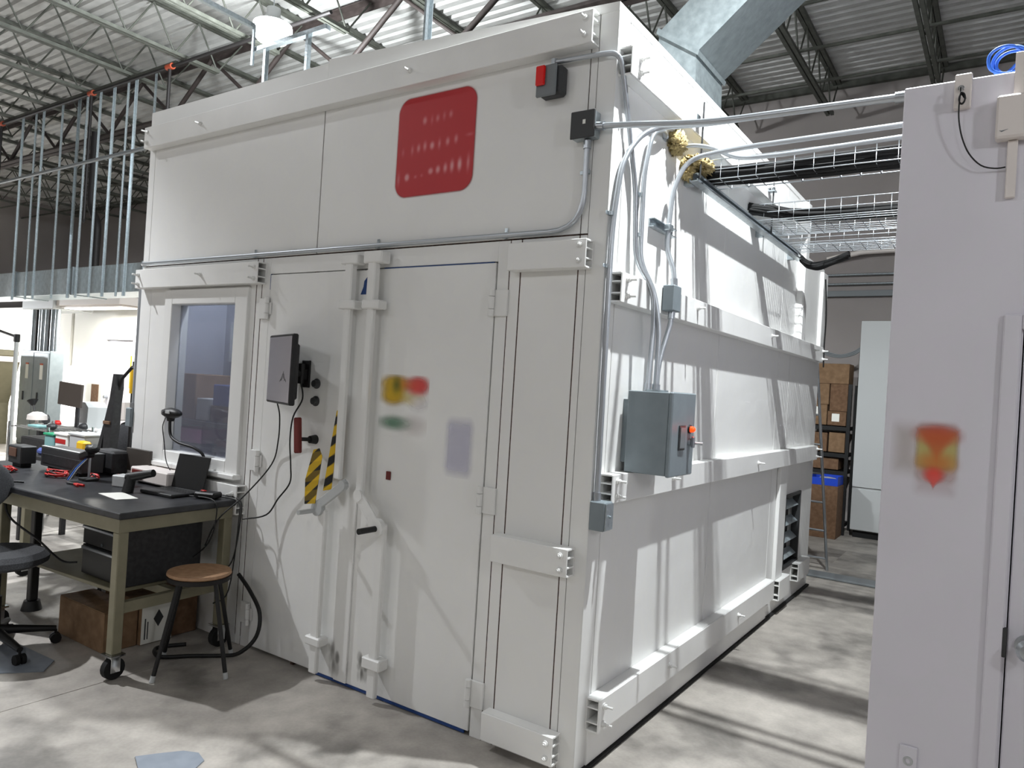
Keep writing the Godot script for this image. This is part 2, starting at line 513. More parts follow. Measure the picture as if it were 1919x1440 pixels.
func roof() -> void:
	O = V(0, 6.05, 0)
	var b := mb()
	var z := -8.1
	while z < 9.1:
		var P := [[0.0, 0.0], [0.075, 0.0], [0.09, 0.038], [0.135, 0.038], [0.15, 0.0]]
		for i in 4:
			b.quad(V(-22.1, 6.05 + P[i][1], z + P[i][0]), V(9.1, 6.05 + P[i][1], z + P[i][0]), V(9.1, 6.05 + P[i + 1][1], z + P[i + 1][0]), V(-22.1, 6.05 + P[i + 1][1], z + P[i + 1][0]), V(0, -1, 0))
		z += 0.15
	b.span(V(-22.1, 6.12, -8.1), V(9.1, 6.25, 9.1))
	var ceil := setting("ceiling", b, M.roof, "corrugated metal roof deck carried by open web steel joists")
	var made := {}
	for bay in [[-3.3, 8.95, -6.17, 1.21, -8, 9], [-7.95, -3.4, -0.73, 1.26, -15, 5]]:
		var z0: float = bay[0]
		var z1: float = bay[1]
		b = mb()
		b.org = V(0, 6.05, 0)
		for s in [-0.028, 0.028]:
			b.span(V(s - 0.022, 6.0, z0), V(s + 0.022, 6.045, z1))
			b.span(V(s - 0.02, 5.47, z0 + 0.35), V(s + 0.02, 5.51, z1 - 0.35))
		var zz := z0 + 0.35
		b.cyl(V(0, 6.0, z0), V(0, 5.5, zz), 0.011, -1, 5)
		while zz < z1 - 0.8:
			b.cyl(V(0, 5.5, zz), V(0, 6.0, zz + 0.3), 0.011, -1, 5)
			b.cyl(V(0, 6.0, zz + 0.3), V(0, 5.5, zz + 0.6), 0.011, -1, 5)
			zz += 0.6
		var m := b.mesh(M.joist)
		for k in range(bay[4], bay[5]):
			var x: float = bay[2] + bay[3] * k
			if x < -21.5 or x > 8.5: continue
			var j := MeshInstance3D.new()
			j.name = "roof_joist"
			j.mesh = m
			j.position = V(x, 0, 0)
			ceil.add_child(j, true)
	# brown girder that carries the joists between the bays
	b = mb()
	for y in [5.98, 5.22]:
		b.span(V(-22, y, -3.42), V(9, y + 0.02, -3.22))
		b.span(V(-22, y - 0.07 if y > 5.5 else y, -3.33), V(9, y if y > 5.5 else y + 0.09, -3.31))
	var x := -21.6
	while x < 8.5:
		b.cyl(V(x, 5.28, -3.32), V(x + 0.9, 5.95, -3.32), 0.035, -1, 6)
		b.cyl(V(x + 0.9, 5.95, -3.32), V(x + 1.8, 5.28, -3.32), 0.025, -1, 6)
		x += 1.8
	part("roof_girder", b, M.girder, ceil, "dark steel girder")
	# bridging angles across the joists
	for zb in [-6.6, -5.7, -4.7, -0.6, 2.2, 5.0]:
		b = mb()
		b.span(V(-22, 5.52, zb - 0.015), V(9, 5.55, zb + 0.015))
		part("bridging_bar", b, M.joist, ceil)
	b = mb()
	b.span(V(-22, 5.96, -8.0), V(9, 6.04, -7.93))
	part("wall_angle", b, M.joist, ceil)
	b = mb()
	b.span(V(-13.2, 5.406, -2.475), V(-7.5, 5.47, -2.44))
	part("hanger_rail", b, M.joist, ceil)
	# sprinkler main with its drops
	var t := thing("sprinkler_pipe", V(-9, 5.35, -2.4), "dark sprinkler main with orange clamps and drops under the left roof", "pipe")
	b = mb()
	b.cyl(V(-21, 5.38, -2.4), V(-4.6, 5.38, -2.4), 0.022, -1, 10)
	part("main_pipe", b, M.iron, t)
	for d in [[-9.5, 3.6], [-7.55, 4.4], [-12.4, 3.2]]:
		b = mb()
		b.cyl(V(d[0], 5.38, -2.4), V(d[0], d[1], -2.4), 0.022, -1, 8)
		b.cyl(V(d[0], d[1], -2.4), V(d[0], d[1] - 0.05, -2.4), 0.03, 0.01, 8)
		part("drop_pipe", b, M.iron, t)
		b = mb()
		b.cyl(V(d[0] - 0.06, 5.38, -2.4), V(d[0] + 0.06, 5.38, -2.4), 0.04, -1, 10)
		part("pipe_clamp", b, M.pipe_orange, t, "orange pipe clamp")
	O = V(-14, 4.0, -1.65)
	b = mb()
	b.cyl(V(-21, 4.0, -1.65), V(-4.2, 4.0, -1.65), 0.022, -1, 8)
	single("ceiling_pipe", b, M.midgrey, "long grey pipe running level across the struts above the duct", "pipe")

# ------------------------------------------------------------------ main chamber
var CH: Node3D
# hollow three-cell bar along x (axis 0) or z (axis 2), its back on the wall plane
func bar(axis: int, a: float, c: float, y0: float, y1: float, studs: Array, called := "beam") -> void:
	var b := mb()
	var D := 0.065
	var bits := [[0.001, 0.008, y0, y1], [D - 0.007, D, y0, y1], [0.008, D - 0.007, y0, y0 + 0.007], [0.008, D - 0.007, y1 - 0.007, y1], [0.008, D - 0.007, y0 + 0.036, y0 + 0.042], [0.008, D - 0.007, y1 - 0.042, y1 - 0.036]]
	for q in bits:
		var bev := 0.0025 if q[1] == D else 0.0
		if axis == 0: b.span(V(a, q[2], q[0]), V(c, q[3], q[1]), bev)
		else: b.span(V(q[0], q[2], a), V(q[1], q[3], c), bev)
	var p := part(called, b, M.beam, CH)
	for s in studs:
		b = mb()
		var o := V(s[0], s[1], D) if axis == 0 else V(D, s[1], s[0])
		var d := V(0, 0, 1) if axis == 0 else V(1, 0, 0)
		b.cyl(o, o + d * 0.006, 0.014, -1, 10)
		b.cyl(o + d * 0.006, o + d * 0.017, 0.0105, -1, 6)
		b.cyl(o + d * 0.017, o + d * (0.022 if called == "cover_bar" else 0.045), 0.0055, -1, 8)
		part("stud_bolt", b, M.trim, p)
func panel(x0: float, x1: float, y0: float, y1: float) -> void:
	var b := mb()
	b.span(V(x0, y0, -0.1), V(x1, y1, 0.0), 0.0015)
	part("wall_panel", b, M.white, CH)
func side_panel(z0: float, z1: float, y0: float, y1: float) -> void:
	var b := mb()
	b.span(V(-0.1, y0, z0), V(0.0, y1, z1), 0.0015)
	part("wall_panel", b, M.white, CH)

func chamber() -> void:
	CH = thing("test_chamber", V(0, 0, 0), "large white panelled test chamber with double doors, window and bolted bars", "chamber")
	var b := mb()
	# brown sealant shows in the joints between the panels
	b.span(V(-3.5, 2.2, -0.09), V(-0.09, 2.3, -0.006))
	for x in [-1.777, -2.2825, -2.2325, -0.4755, -0.415, -0.121, -0.085]:
		b.span(V(x - 0.012, 0.0, -0.09), V(x + 0.012, 3.19, -0.006))
	for x in [-2.2825, -2.2325, -0.4755, -0.415, -0.121]:
		b.span(V(x - 0.0035, 0.05, -0.006), V(x + 0.0035, 2.262, -0.002))
	b.span(V(-0.09, 0.0, -0.14), V(-0.006, 3.19, -0.10))
	for z in [-0.123, -1.51, -2.86]:
		b.span(V(-0.09, 0.0, z - 0.012), V(-0.006, 3.19, z + 0.012))
	part("joint_sealant", b, M.rust, CH, "brown sealant in the panel joints")
	# upper front
	panel(-3.53, -3.463, 2.272, 3.21); panel(-3.459, -1.7805, 2.272, 3.21); panel(-1.7735, -0.1235, 2.272, 3.21)
	panel(-0.1185, -0.0865, 2.272, 3.21); panel(-0.0835, 0.0, 0.0, 3.21)
	# lower front round the window
	b = mb()
	b.span(V(-3.40, 0, -0.1), V(-3.12, 2.265, 0)); b.span(V(-2.445, 0, -0.1), V(-2.286, 2.265, 0))
	b.span(V(-3.12, 0, -0.1), V(-2.445, 1.05, 0)); b.span(V(-3.12, 2.01, -0.1), V(-2.445, 2.265, 0))
	part("wall_panel", b, M.white, CH)
	panel(-3.53, -3.404, 0.0, 2.265)
	panel(-2.279, -2.236, 0.0, 2.265)
	# door frame
	panel(-2.229, -2.156, 0.0, 2.265); panel(-0.541, -0.478, 0.0, 2.265)
	b = mb(); b.span(V(-2.156, 2.172, -0.1), V(-0.541, 2.265, 0), 0.0015); part("door_header", b, M.white, CH)
	panel(-0.473, -0.418, 0.0, 2.265); panel(-0.412, -0.124, 0.0, 2.265); panel(-0.1185, -0.0865, 0.0, 2.265)
	b = mb(); b.span(V(-2.156, 0.0, -0.16), V(-0.541, 2.172, -0.12)); part("door_void", b, M.gap, CH)
	# right side: lower and upper rows
	side_panel(-0.1205, -0.1, 0.0, 3.21)
	side_panel(-1.507, -0.1255, 0.0, 2.05); side_panel(-2.857, -1.513, 0.0, 2.05); side_panel(-3.2, -2.863, 0.0, 2.05)
	side_panel(-1.508, -0.1255, 2.052, 3.21); side_panel(-2.858, -1.512, 2.052, 3.21); side_panel(-3.42, -2.862, 2.052, 3.21)
	b = mb()
	b.span(V(-0.1, 0, -3.3), V(0, 2.05, -3.204)); b.span(V(-0.1, 0, -4.25), V(0, 2.05, -3.8))
	b.span(V(-0.1, 0, -3.8), V(0, 0.3, -3.3)); b.span(V(-0.1, 0.88, -3.8), V(0, 2.05, -3.3))
	part("wall_panel", b, M.white, CH)
	side_panel(-4.25, -3.424, 2.052, 2.78)
	b = mb(); b.span(V(-0.012, 2.052, -3.40), V(0.055, 3.2, -3.28), 0.012); part("corner_post", b, M.beam, CH)
	b = mb(); b.span(V(-0.01, 2.112, -4.28), V(0.03, 2.78, -4.1), 0.008); part("corner_post", b, M.beam, CH)
	# far walls and the roof
	b = mb()
	b.span(V(-3.53, 0, -4.25), V(-0.1, 2.78, -4.15)); b.span(V(-3.53, 0, -4.15), V(-3.43, 3.21, -0.1))
	b.span(V(-3.43, 2.78, -3.42), V(-0.1, 3.21, -3.34)); b.span(V(-3.53, 2.78, -4.25), V(0, 2.82, -3.42))
	b.span(V(-3.53, 3.2, -3.42), V(-0.1, 3.24, -0.1))
	part("shell", b, M.white, CH)
	# flashing along the top edge: the left length is taller, a step between
	b = mb(); b.prism(V(0, 0, -0.06), [Vector2(-3.535, 3.2), Vector2(-1.772, 3.2), Vector2(-1.772, 3.327), Vector2(-3.535, 3.328)], 0.12); part("top_flashing", b, M.trim, CH)
	b = mb(); b.prism(V(0, 0, -0.06), [Vector2(-1.768, 3.2), Vector2(0.004, 3.2), Vector2(0.004, 3.236), Vector2(-1.768, 3.346)], 0.125); part("top_flashing", b, M.trim, CH)
	b = mb(); b.span(V(-0.1, 3.2, -3.43), V(0.004, 3.24, -0.122), 0.004); part("top_flashing", b, M.trim, CH)
	b = mb(); b.span(V(-0.002, 0.0, -0.1), V(0.004, 3.2, 0.0)); part("corner_trim", b, M.trim, CH)
	# bolted bars on the front
	bar(0, -3.5, -0.085, 3.06, 3.2, [[-0.12, 3.165], [-0.12, 3.095], [-1.1, 3.13], [-2.85, 3.13], [-3.46, 3.165], [-3.46, 3.095]])
	bar(0, -3.5, -2.195, 2.112, 2.237, [[-2.225, 2.205], [-2.225, 2.14], [-2.75, 2.18], [-3.46, 2.2], [-3.46, 2.14]])
	bar(0, -3.5, -2.26, 0.76, 0.93, [[-2.3, 0.88], [-2.3, 0.81]])
	bar(0, -0.445, -0.052, 2.117, 2.237, [[-0.085, 2.21], [-0.085, 2.145]], "cover_bar")
	bar(0, -0.442, -0.052, 0.827, 0.945, [[-0.085, 0.915], [-0.085, 0.855]], "cover_bar")
	bar(0, -0.435, -0.068, 0.04, 0.162, [[-0.1, 0.13], [-0.1, 0.07]], "cover_bar")
	# bars on the aisle side
	bar(2, -3.27, -0.02, 2.93, 3.05, [[-0.1, 3.02], [-0.1, 2.96], [-2.1, 3.0]])
	bar(2, -4.08, -0.05, 1.985, 2.112, [[-0.1, 2.085], [-0.1, 2.015], [-0.95, 2.07], [-2.4, 2.06], [-3.7, 2.06], [-4.05, 2.08], [-4.05, 2.01]])
	bar(2, -4.08, -0.08, 1.137, 1.258, [[-0.12, 1.23], [-0.12, 1.165], [-0.75, 1.2], [-2.25, 1.2], [-4.05, 1.23], [-4.05, 1.165]])
	bar(2, -2.87, -0.08, 0.168, 0.308, [[-0.12, 0.275], [-0.12, 0.2], [-0.85, 0.245], [-2.0, 0.245]])
	bar(2, -3.33, -3.02, 0.12, 0.27, [])
	bar(2, -4.02, -3.62, 0.155, 0.30, [[-3.5, 0.2]].slice(1))
	b = mb(); b.span(V(0.001, 0.27, -3.22), V(0.03, 1.135, -3.02), 0.004); part("batten", b, M.beam, CH)
	b = mb(); b.span(V(0.001, 0.015, -2.87), V(0.014, 0.166, -0.09), 0.003); part("plinth", b, M.beam, CH)
	b = mb(); b.span(V(0.0, 0.0, -4.25), V(0.026, 0.014, -0.01)); part("base_seal", b, M.gap, CH, "dark seal along the floor")
	# wall louvre
	b = mb()
	b.span(V(-0.05, 0.3, -3.32), V(0.012, 0.88, -3.295)); b.span(V(-0.05, 0.3, -3.805), V(0.012, 0.88, -3.78)); b.span(V(-0.05, 0.29, -3.8), V(0.012, 0.315, -3.3)); b.span(V(-0.05, 0.86, -3.8), V(0.012, 0.885, -3.3))
	b.span(V(-0.095, 0.3, -3.8), V(-0.085, 0.88, -3.3))
	var lv := part("louvre_frame", b, M.darkgrey, CH)
	for k in 4:
		b = mb()
		b.box(V(-0.03, 0.385 + k * 0.135, -3.55), V(0.075, 0.006, 0.455), 0.0, Basis(V(0, 0, 1), -0.7))
		part("louvre_slat", b, M.duct, lv)
	# window
	b = mb()
	for q in [[-3.20, -3.115, 0.98, 2.10], [-2.45, -2.33, 0.98, 2.10], [-3.115, -2.45, 2.005, 2.10], [-3.115, -2.45, 0.98, 1.055]]:
		b.span(V(q[0], q[2], -0.06), V(q[1], q[3], 0.022), 0.004)
	var wf := part("window_frame", b, M.trim, CH)
	b = mb(); b.span(V(-3.22, 0.955, 0.0), V(-2.31, 0.985, 0.06), 0.005); part("window_sill", b, M.trim, wf)
	b = mb(); b.span(V(-3.115, 1.055, -0.05), V(-2.45, 2.005, -0.042)); part("window_pane", b, M.glass, wf, "bluish glass pane")
	b = mb(); b.span(V(-3.42, 0.2, -0.62), V(-1.9, 3.0, -0.58)); b.span(V(-3.425, 0.2, -0.58), V(-3.40, 3.0, -0.11)); part("inner_lining", b, M.bluegrey, CH, "blue grey lining seen through the window")
	# what stands inside, behind the glass
	var t := thing("inside_shelf", V(-2.75, 0, -0.35), "grey shelf rack inside the chamber behind the window", "shelf")
	for y in [1.06, 1.22]:
		b = mb(); b.span(V(-3.38, y, -0.55), V(-2.0, y + 0.03, -0.16), 0.003); part("shelf_board", b, M.darkgrey, t)
	for q in [[-3.37, -0.53], [-2.02, -0.53], [-3.37, -0.18], [-2.02, -0.18]]:
		b = mb(); b.span(V(q[0] - 0.01, 0, q[1] - 0.01), V(q[0] + 0.01, 1.06, q[1] + 0.01)); part("post", b, M.darkgrey, t)
	for q in [[-2.96, -2.68, 1.252, 1.358, M.carton2, "cardboard_carton", "low brown carton under the blue bin behind the window glass", "carton"], [-3.34, -3.14, 1.252, 1.56, M.carton, "cardboard_carton", "brown carton on the upper shelf behind the window glass", "carton"], [-3.12, -2.98, 1.252, 1.40, M.palegrey, "pale_box", "pale box on the upper shelf behind the window glass", "box"], [-2.94, -2.70, 1.36, 1.50, M.bin_blue, "storage_bin", "blue bin beside the pale box behind the window glass", "bin"], [-3.32, -3.05, 1.092, 1.19, M.pink, "pink_box", "low pinkish box on the lower shelf behind the window glass", "box"], [-2.88, -2.6, 1.092, 1.14, M.brick_red, "red_case", "flat dark red case on the lower shelf behind the window glass", "case"]]:
		O = V(q[0], q[2], -0.35); b = mb(); b.span(V(q[0], q[2], -0.5), V(q[1], q[3], -0.2), 0.005); single(q[5], b, q[4], q[6], q[7])
	O = V(-3.0, 1.6, -0.56); b = mb(); b.span(V(-3.3, 1.66, -0.579), V(-2.6, 1.95, -0.55), 0.003); single("inside_board", b, M.palegrey, "pale board on the lining behind the upper part of the window", "board")
	var il := OmniLight3D.new()
	il.name = "inside_light"; il.light_energy = 2.3; il.light_size = 0.05; il.light_color = Color(0.9, 0.94, 1.0); il.omni_range = 10.0; il.omni_attenuation = 2.0; il.shadow_enabled = true
	var lt := thing("inside_lamp", V(-2.6, 2.75, -0.3), "small lamp under the roof inside the chamber", "lamp")
	b = mb(); b.lathe(V(-2.6, 2.75, -0.3), [Vector2(0, 0.05), Vector2(0.08, 0.05), Vector2(0.09, 0.0), Vector2(0, -0.01)], 16); part("bulb", b, glow(Color(0.9, 0.95, 1.0), 2.0), lt)
	b = mb(); b.cyl(V(-2.6, 2.8, -0.3), V(-2.6, 3.2, -0.3), 0.012, -1, 8); part("stem", b, M.steel, lt)
	il.position = V(0, -0.1, 0)
	lt.add_child(il)

func hinge(parent: Node3D, x: float, y: float, flip: float) -> void:
	var b := mb()
	b.span(V(x - 0.008, y - 0.06, 0.001), V(x + 0.075 * flip, y + 0.06, 0.014), 0.002)
	b.span(V(x - 0.03 * flip, y - 0.035, 0.0055), V(x + 0.01 * flip, y + 0.035, 0.014), 0.002)
	for q in [[-0.062, -0.03], [-0.028, 0.028], [0.03, 0.062]]:
		b.cyl(V(x - 0.004 * flip, y + q[0], 0.022), V(x - 0.004 * flip, y + q[1], 0.022), 0.014, -1, 12)
	part("hinge", b, M.trim, parent)
func guide(parent: Node3D, x: float, y: float, w := 0.12, h := 0.045) -> void:
	var b := mb()
	b.span(V(x - w / 2, y - h / 2, 0.0165), V(x + w / 2, y + h / 2, 0.085), 0.006)
	part("rod_guide", b, M.trim, parent)

func doors() -> void:
	O = V(0, 0, 0)
	# left leaf
	var b := mb()
	b.span(V(-2.15, 0.02, -0.08), V(-1.386, 2.166, 0.004), 0.002)
	var dl := part("door_leaf", b, M.white, CH)
	b = mb(); b.span(V(-1.425, 0.022, 0.0045), V(-1.335, 2.16, 0.016), 0.002); part("meeting_strip", b, M.trim, dl)
	for y in [1.97, 1.085, 0.2]: hinge(dl, -2.153, y, -1.0)
	b = mb(); b.box(V(-1.435, 1.64, 0.058), V(0.045, 1.14, 0.03), 0.006); part("lock_rod", b, M.trim, dl)
	b = mb(); b.box(V(-1.435, 2.1, 0.058), V(0.055, 0.27, 0.04), 0.006); part("lock_rod", b, M.trim, dl)
	b = mb(); b.box(V(-1.53, 0.47, 0.058), V(0.055, 0.86, 0.03), 0.006); part("lock_rod", b, M.trim, dl)
	guide(dl, -1.43, 1.975); guide(dl, -1.43, 2.21, 0.12, 0.05); guide(dl, -1.53, 0.21, 0.11)
	b = mb()
	b.cyl(V(-1.55, 0.905, 0.062), V(-1.55, 0.905, 0.09), 0.04, -1, 18)
	b.box(V(-1.455, 0.985, 0.08), V(0.27, 0.05, 0.016), 0.004, Basis(V(0, 0, 1), 0.62))
	b.cyl(V(-1.36, 1.05, 0.075), V(-1.36, 1.05, 0.105), 0.025, -1, 14)
	b.cyl(V(-1.57, 0.89, 0.09), V(-1.57, 0.89, 0.19), 0.013, -1, 12)
	part("lock_crank", b, M.palegrey, dl)
	# right leaf
	b = mb()
	b.span(V(-1.380, 0.02, -0.08), V(-0.547, 2.166, 0.004), 0.002)
	var dr := part("door_leaf", b, M.white, CH)
	for y in [1.98, 1.08, 0.2]: hinge(dr, -0.544, y, 1.0)
	b = mb(); b.box(V(-1.27, 1.6, 0.058), V(0.045, 1.2, 0.03), 0.006); part("lock_rod", b, M.trim, dr)
	b = mb(); b.box(V(-1.27, 2.1, 0.058), V(0.055, 0.27, 0.04), 0.006); part("lock_rod", b, M.trim, dr)
	b = mb(); b.box(V(-1.105, 0.46, 0.058), V(0.055, 0.86, 0.03), 0.006); part("lock_rod", b, M.trim, dr)
	guide(dr, -1.26, 1.975); guide(dr, -1.26, 2.215, 0.13, 0.06); guide(dr, -1.105, 0.2, 0.12, 0.055)
	b = mb()
	b.box(V(-1.19, 0.945, 0.08), V(0.2, 0.06, 0.016), 0.004, Basis(V(0, 0, 1), -0.78))
	b.cyl(V(-1.12, 0.87, 0.062), V(-1.12, 0.87, 0.09), 0.045, -1, 18)
	b.cyl(V(-1.255, 1.01, 0.07), V(-1.255, 1.01, 0.092), 0.03, -1, 14)
	var ck := part("lock_crank", b, M.trim, dr)
	b = mb(); b.cyl(V(-1.12, 0.865, 0.0905), V(-1.12, 0.865, 0.2), 0.015, -1, 12); part("crank_grip", b, M.black, dr, "black crank grip")
	for q in [[dl, -1.50, -1.36, 0.03, 0.24, 0.0168], [dr, -1.30, -1.17, 0.05, 0.22, 0.0048]]:
		b = mb()
		var kz := V(0, 0, 1)
		b.tri(V(q[1], q[4], q[5]), V(q[2], q[4], q[5]), V(q[2], q[3], q[5]), kz, kz, kz, Vector2(0, 0), Vector2(1, 0), Vector2(1, 1))
		b.tri(V(q[1], q[4], q[5]), V(q[2], q[3], q[5]), V(q[1], q[3], q[5]), kz, kz, kz, Vector2(0, 0), Vector2(1, 1), Vector2(0, 1))
		part("scuff_stain", b, M.stain, q[0], "grey scuff stain")
	# blue masking tape in the door gaps
	for q in [[-2.154, -2.149, 2.08, 2.17], [-1.25, -0.56, 2.166, 2.1705], [-1.62, -0.57, 0.005, 0.02]]:
		b = mb(); b.span(V(q[0], q[2], -0.004), V(q[1], q[3], 0.003)); part("masking_tape", b, M.blue_tape, CH, "blue masking tape")
	b = mb(); b.prism(V(-1.375, 2.075, 0.0165), [Vector2(-0.022, -0.04), Vector2(0.018, -0.04), Vector2(0.02, 0.05), Vector2(0.0, 0.03), Vector2(-0.004, 0.0)], 0.001); part("masking_tape", b, M.blue_tape, CH, "torn blue tape scrap")

	# ---- things on the front
	var red := Color(0.70, 0.13, 0.15)
	var pale := Color(0.88, 0.72, 0.72)
	var sh := [[0, 0.5, 0.5, 0.48, 0.485, 0.014, red]]
	for q in [[0.36, 0.26, 0.025, 0.035, 0.6], [0.45, 0.265, 0.012, 0.03, 0.4], [0.52, 0.26, 0.02, 0.03, 0.5], [0.6, 0.25, 0.014, 0.03, 0.45], [0.68, 0.245, 0.02, 0.03, 0.5], [0.1, 0.54, 0.015, 0.03, 0.35], [0.22, 0.53, 0.014, 0.035, 0.5], [0.30, 0.52, 0.02, 0.035, 0.6], [0.38, 0.51, 0.02, 0.04, 0.6], [0.47, 0.515, 0.026, 0.035, 0.7], [0.56, 0.51, 0.014, 0.035, 0.6], [0.66, 0.50, 0.022, 0.035, 0.6], [0.76, 0.49, 0.02, 0.035, 0.6], [0.92, 0.47, 0.03, 0.012, 0.4], [0.06, 0.8, 0.015, 0.05, 0.5], [0.17, 0.79, 0.03, 0.035, 0.75], [0.28, 0.795, 0.014, 0.012, 0.5], [0.36, 0.79, 0.012, 0.012, 0.4], [0.47, 0.76, 0.03, 0.03, 0.65], [0.56, 0.755, 0.026, 0.035, 0.7], [0.65, 0.75, 0.022, 0.04, 0.7], [0.73, 0.74, 0.022, 0.05, 0.75], [0.82, 0.735, 0.024, 0.055, 0.8], [0.92, 0.73, 0.016, 0.06, 0.6]]:
		sh.append([1, q[0], q[1], q[2], q[3], 0.02, Color(pale.r, pale.g, pale.b, q[4])])
	sheet("red_sign", -1.225, -0.71, 2.515, 3.03, 0.0025, decal_mat(print_tex(200, 200, Color(red.r, red.g, red.b, 0.0), sh)), "red rounded square sign with three lines of blurred pale lettering on the upper front", "sign")
	sh = [[1, 0.30, 0.16, 0.26, 0.13, 0.085, Color(0.80, 0.65, 0.12, 0.9)], [1, 0.28, 0.34, 0.22, 0.13, 0.085, Color(0.80, 0.65, 0.12, 0.95)], [1, 0.66, 0.36, 0.2, 0.1, 0.07, Color(0.85, 0.76, 0.45, 0.5)], [1, 0.78, 0.16, 0.19, 0.13, 0.085, Color(0.87, 0.3, 0.28, 0.9)], [1, 0.54, 0.15, 0.14, 0.07, 0.10, Color(0.8, 0.4, 0.2, 0.6)], [1, 0.34, 0.17, 0.06, 0.09, 0.085, Color(0.35, 0.38, 0.1, 0.85)], [1, 0.80, 0.42, 0.14, 0.1, 0.10, Color(0.93, 0.91, 0.92, 0.7)], [1, 0.33, 0.78, 0.24, 0.085, 0.085, Color(0.42, 0.58, 0.48, 0.85)], [1, 0.7, 0.8, 0.25, 0.14, 0.1, Color(0.8, 0.75, 0.74, 0.3)]]
	sheet("warning_stickers", -1.225, -0.90, 1.32, 1.63, 0.0065, decal_mat(print_tex(160, 160, Color(0.85, 0.8, 0.7, 0.0), sh)), "blurred yellow, red and green warning stickers on the right door", "sticker")
	sh = [[0, 0.5, 0.5, 0.36, 0.42, 0.13, Color(0.76, 0.75, 0.85, 0.5)]]
	sheet("paper_notice", -0.80, -0.60, 1.16, 1.45, 0.0065, decal_mat(print_tex(64, 96, Color(0.78, 0.77, 0.85, 0.0), sh)), "faint pale lilac notice on the right door by the hinge side", "notice")
	O = V(-1.13, 1.1, 0.005); b = mb(); b.span(V(-1.145, 1.1, 0.005), V(-1.115, 1.142, 0.012), 0.002); single("red_tag", b, M.brick_red, "small dark red tag on the right door above the crank", "tag")
	# two door plugs
	for y in [1.555, 1.46]:
		O = V(-1.70, y, 0.005); b = mb()
		b.lathe(O, [Vector2(0.028, 0.0), Vector2(0.028, 0.006), Vector2(0.019, 0.012), Vector2(0.019, 0.025), Vector2(0.0, 0.027)], 16, Basis(V(1, 0, 0), PI / 2))
		single("port_plug", b, M.darkgrey, "%s round dark plug in the left door beside the screen" % ("upper" if y > 1.5 else "lower"), "plug")
	# barrier tape
	O = V(-1.6, 0.93, 0.07)
	b = mb()
	b.prism(V(-1.575, 1.08, 0.098), [Vector2(-0.045, -0.16), Vector2(0.02, -0.15), Vector2(0.045, 0.1), Vector2(0.025, 0.14), Vector2(-0.01, 0.13), Vector2(-0.05, -0.03)], 0.003, Basis(V(0, 1, 0), 0.25))
	b.prism(V(-1.49, 1.2, 0.06), [Vector2(-0.035, -0.2), Vector2(0.01, -0.19), Vector2(0.03, 0.24), Vector2(0.012, 0.22)], 0.003, Basis(V(0, 1, 0), 0.5))
	single("barrier_tape", b, M.tape, "yellow and black striped tape hanging on the left lock rod", "tape")
	# screen on an arm
	var t := thing("wall_screen", V(-1.72, 1.6, 0.0), "flat grey screen on a black swivel arm on the left door", "screen")
	var c := V(-1.80, 1.622, 0.165)
	var rotb := Basis(V(0, 1, 0), -0.40)
	b = mb(); b.box(c, V(0.44, 0.37, 0.03), 0.006, rotb)
	var body := part("screen_body", b, M.black, t)
	b = mb(); b.box(c + rotb * V(0, 0, 0.0158), V(0.415, 0.345, 0.002), 0.0, rotb); part("display", b, M.screen, body)
	b = mb()
	for k in 5:
		b.box(c + rotb * V(0.05 + 0.02 * k, -0.03 - 0.012 * absf(k - 2.0), 0.0172), V(0.006, 0.04, 0.0008), 0.0, rotb * Basis(V(0, 0, 1), 0.5 * k - 1.0))
	part("display_mark", b, M.darkgrey, body)
	b = mb(); b.box(c + rotb * V(0.01, -0.01, -0.027), V(0.33, 0.29, 0.024), 0.008, rotb); part("rear_cover", b, M.charcoal, body)
	b = mb()
	b.span(V(-1.82, 1.53, 0.005), V(-1.755, 1.68, 0.018), 0.003)
	b.cyl(V(-1.785, 1.55, 0.045), V(-1.785, 1.66, 0.045), 0.02, -1, 12)
	b.box(V(-1.785, 1.6, 0.03), V(0.04, 0.06, 0.03), 0.004)
	b.cyl(V(-1.785, 1.6, 0.05), c + rotb * V(0, 0, -0.04), 0.018, -1, 10)
	b.box(c + rotb * V(0, 0, -0.043), V(0.09, 0.1, 0.008), 0.003, rotb)
	part("swivel_arm", b, M.black, t)
	# scanner bar on its stub
	t = thing("sensor_bar", V(-1.7, 1.15, 0.0), "dark red sensor bar on a black knob below the screen", "sensor")
	b = mb(); b.box(V(-1.705, 1.275, 0.11), V(0.042, 0.19, 0.028), 0.006, Basis(V(0, 0, 1), 0.1)); part("bar", b, M.brick_red, t)
	b = mb(); b.cyl(V(-1.70, 1.255, 0.097), V(-1.685, 1.252, 0.03), 0.011, -1, 10); b.cyl(V(-1.685, 1.252, 0.005), V(-1.685, 1.252, 0.045), 0.026, 0.02, 14); part("stub", b, M.black, t)
	# cables off the screen
	O = V(-1.75, 1.4, 0.05)
	b = mb(); b.tube(smooth([V(-1.87, 1.435, 0.125), V(-1.9, 1.36, 0.08), V(-1.95, 1.22, 0.04), V(-2.02, 1.08, 0.02), V(-2.14, 0.9, 0.09), V(-2.22, 0.76, 0.2), V(-2.30, 0.6, 0.22)]), 0.004, 6)
	single("screen_cable", b, M.black, "thin black cable hanging from the screen towards the bench", "cable")
	O = V(-1.75, 1.4, 0.05)
	b = mb(); b.tube(smooth([V(-1.72, 1.56, 0.10), V(-1.71, 1.47, 0.09), V(-1.74, 1.37, 0.12), V(-1.79, 1.24, 0.09), V(-1.82, 1.1, 0.05), V(-1.83, 1.0, 0.04), V(-1.92, 0.9, 0.04), V(-2.0, 0.80, 0.05), V(-2.14, 0.76, 0.1)]), 0.0045, 6)
	single("sensor_cable", b, M.black, "looping black cable from the sensor bar down past the door hinges", "cable")
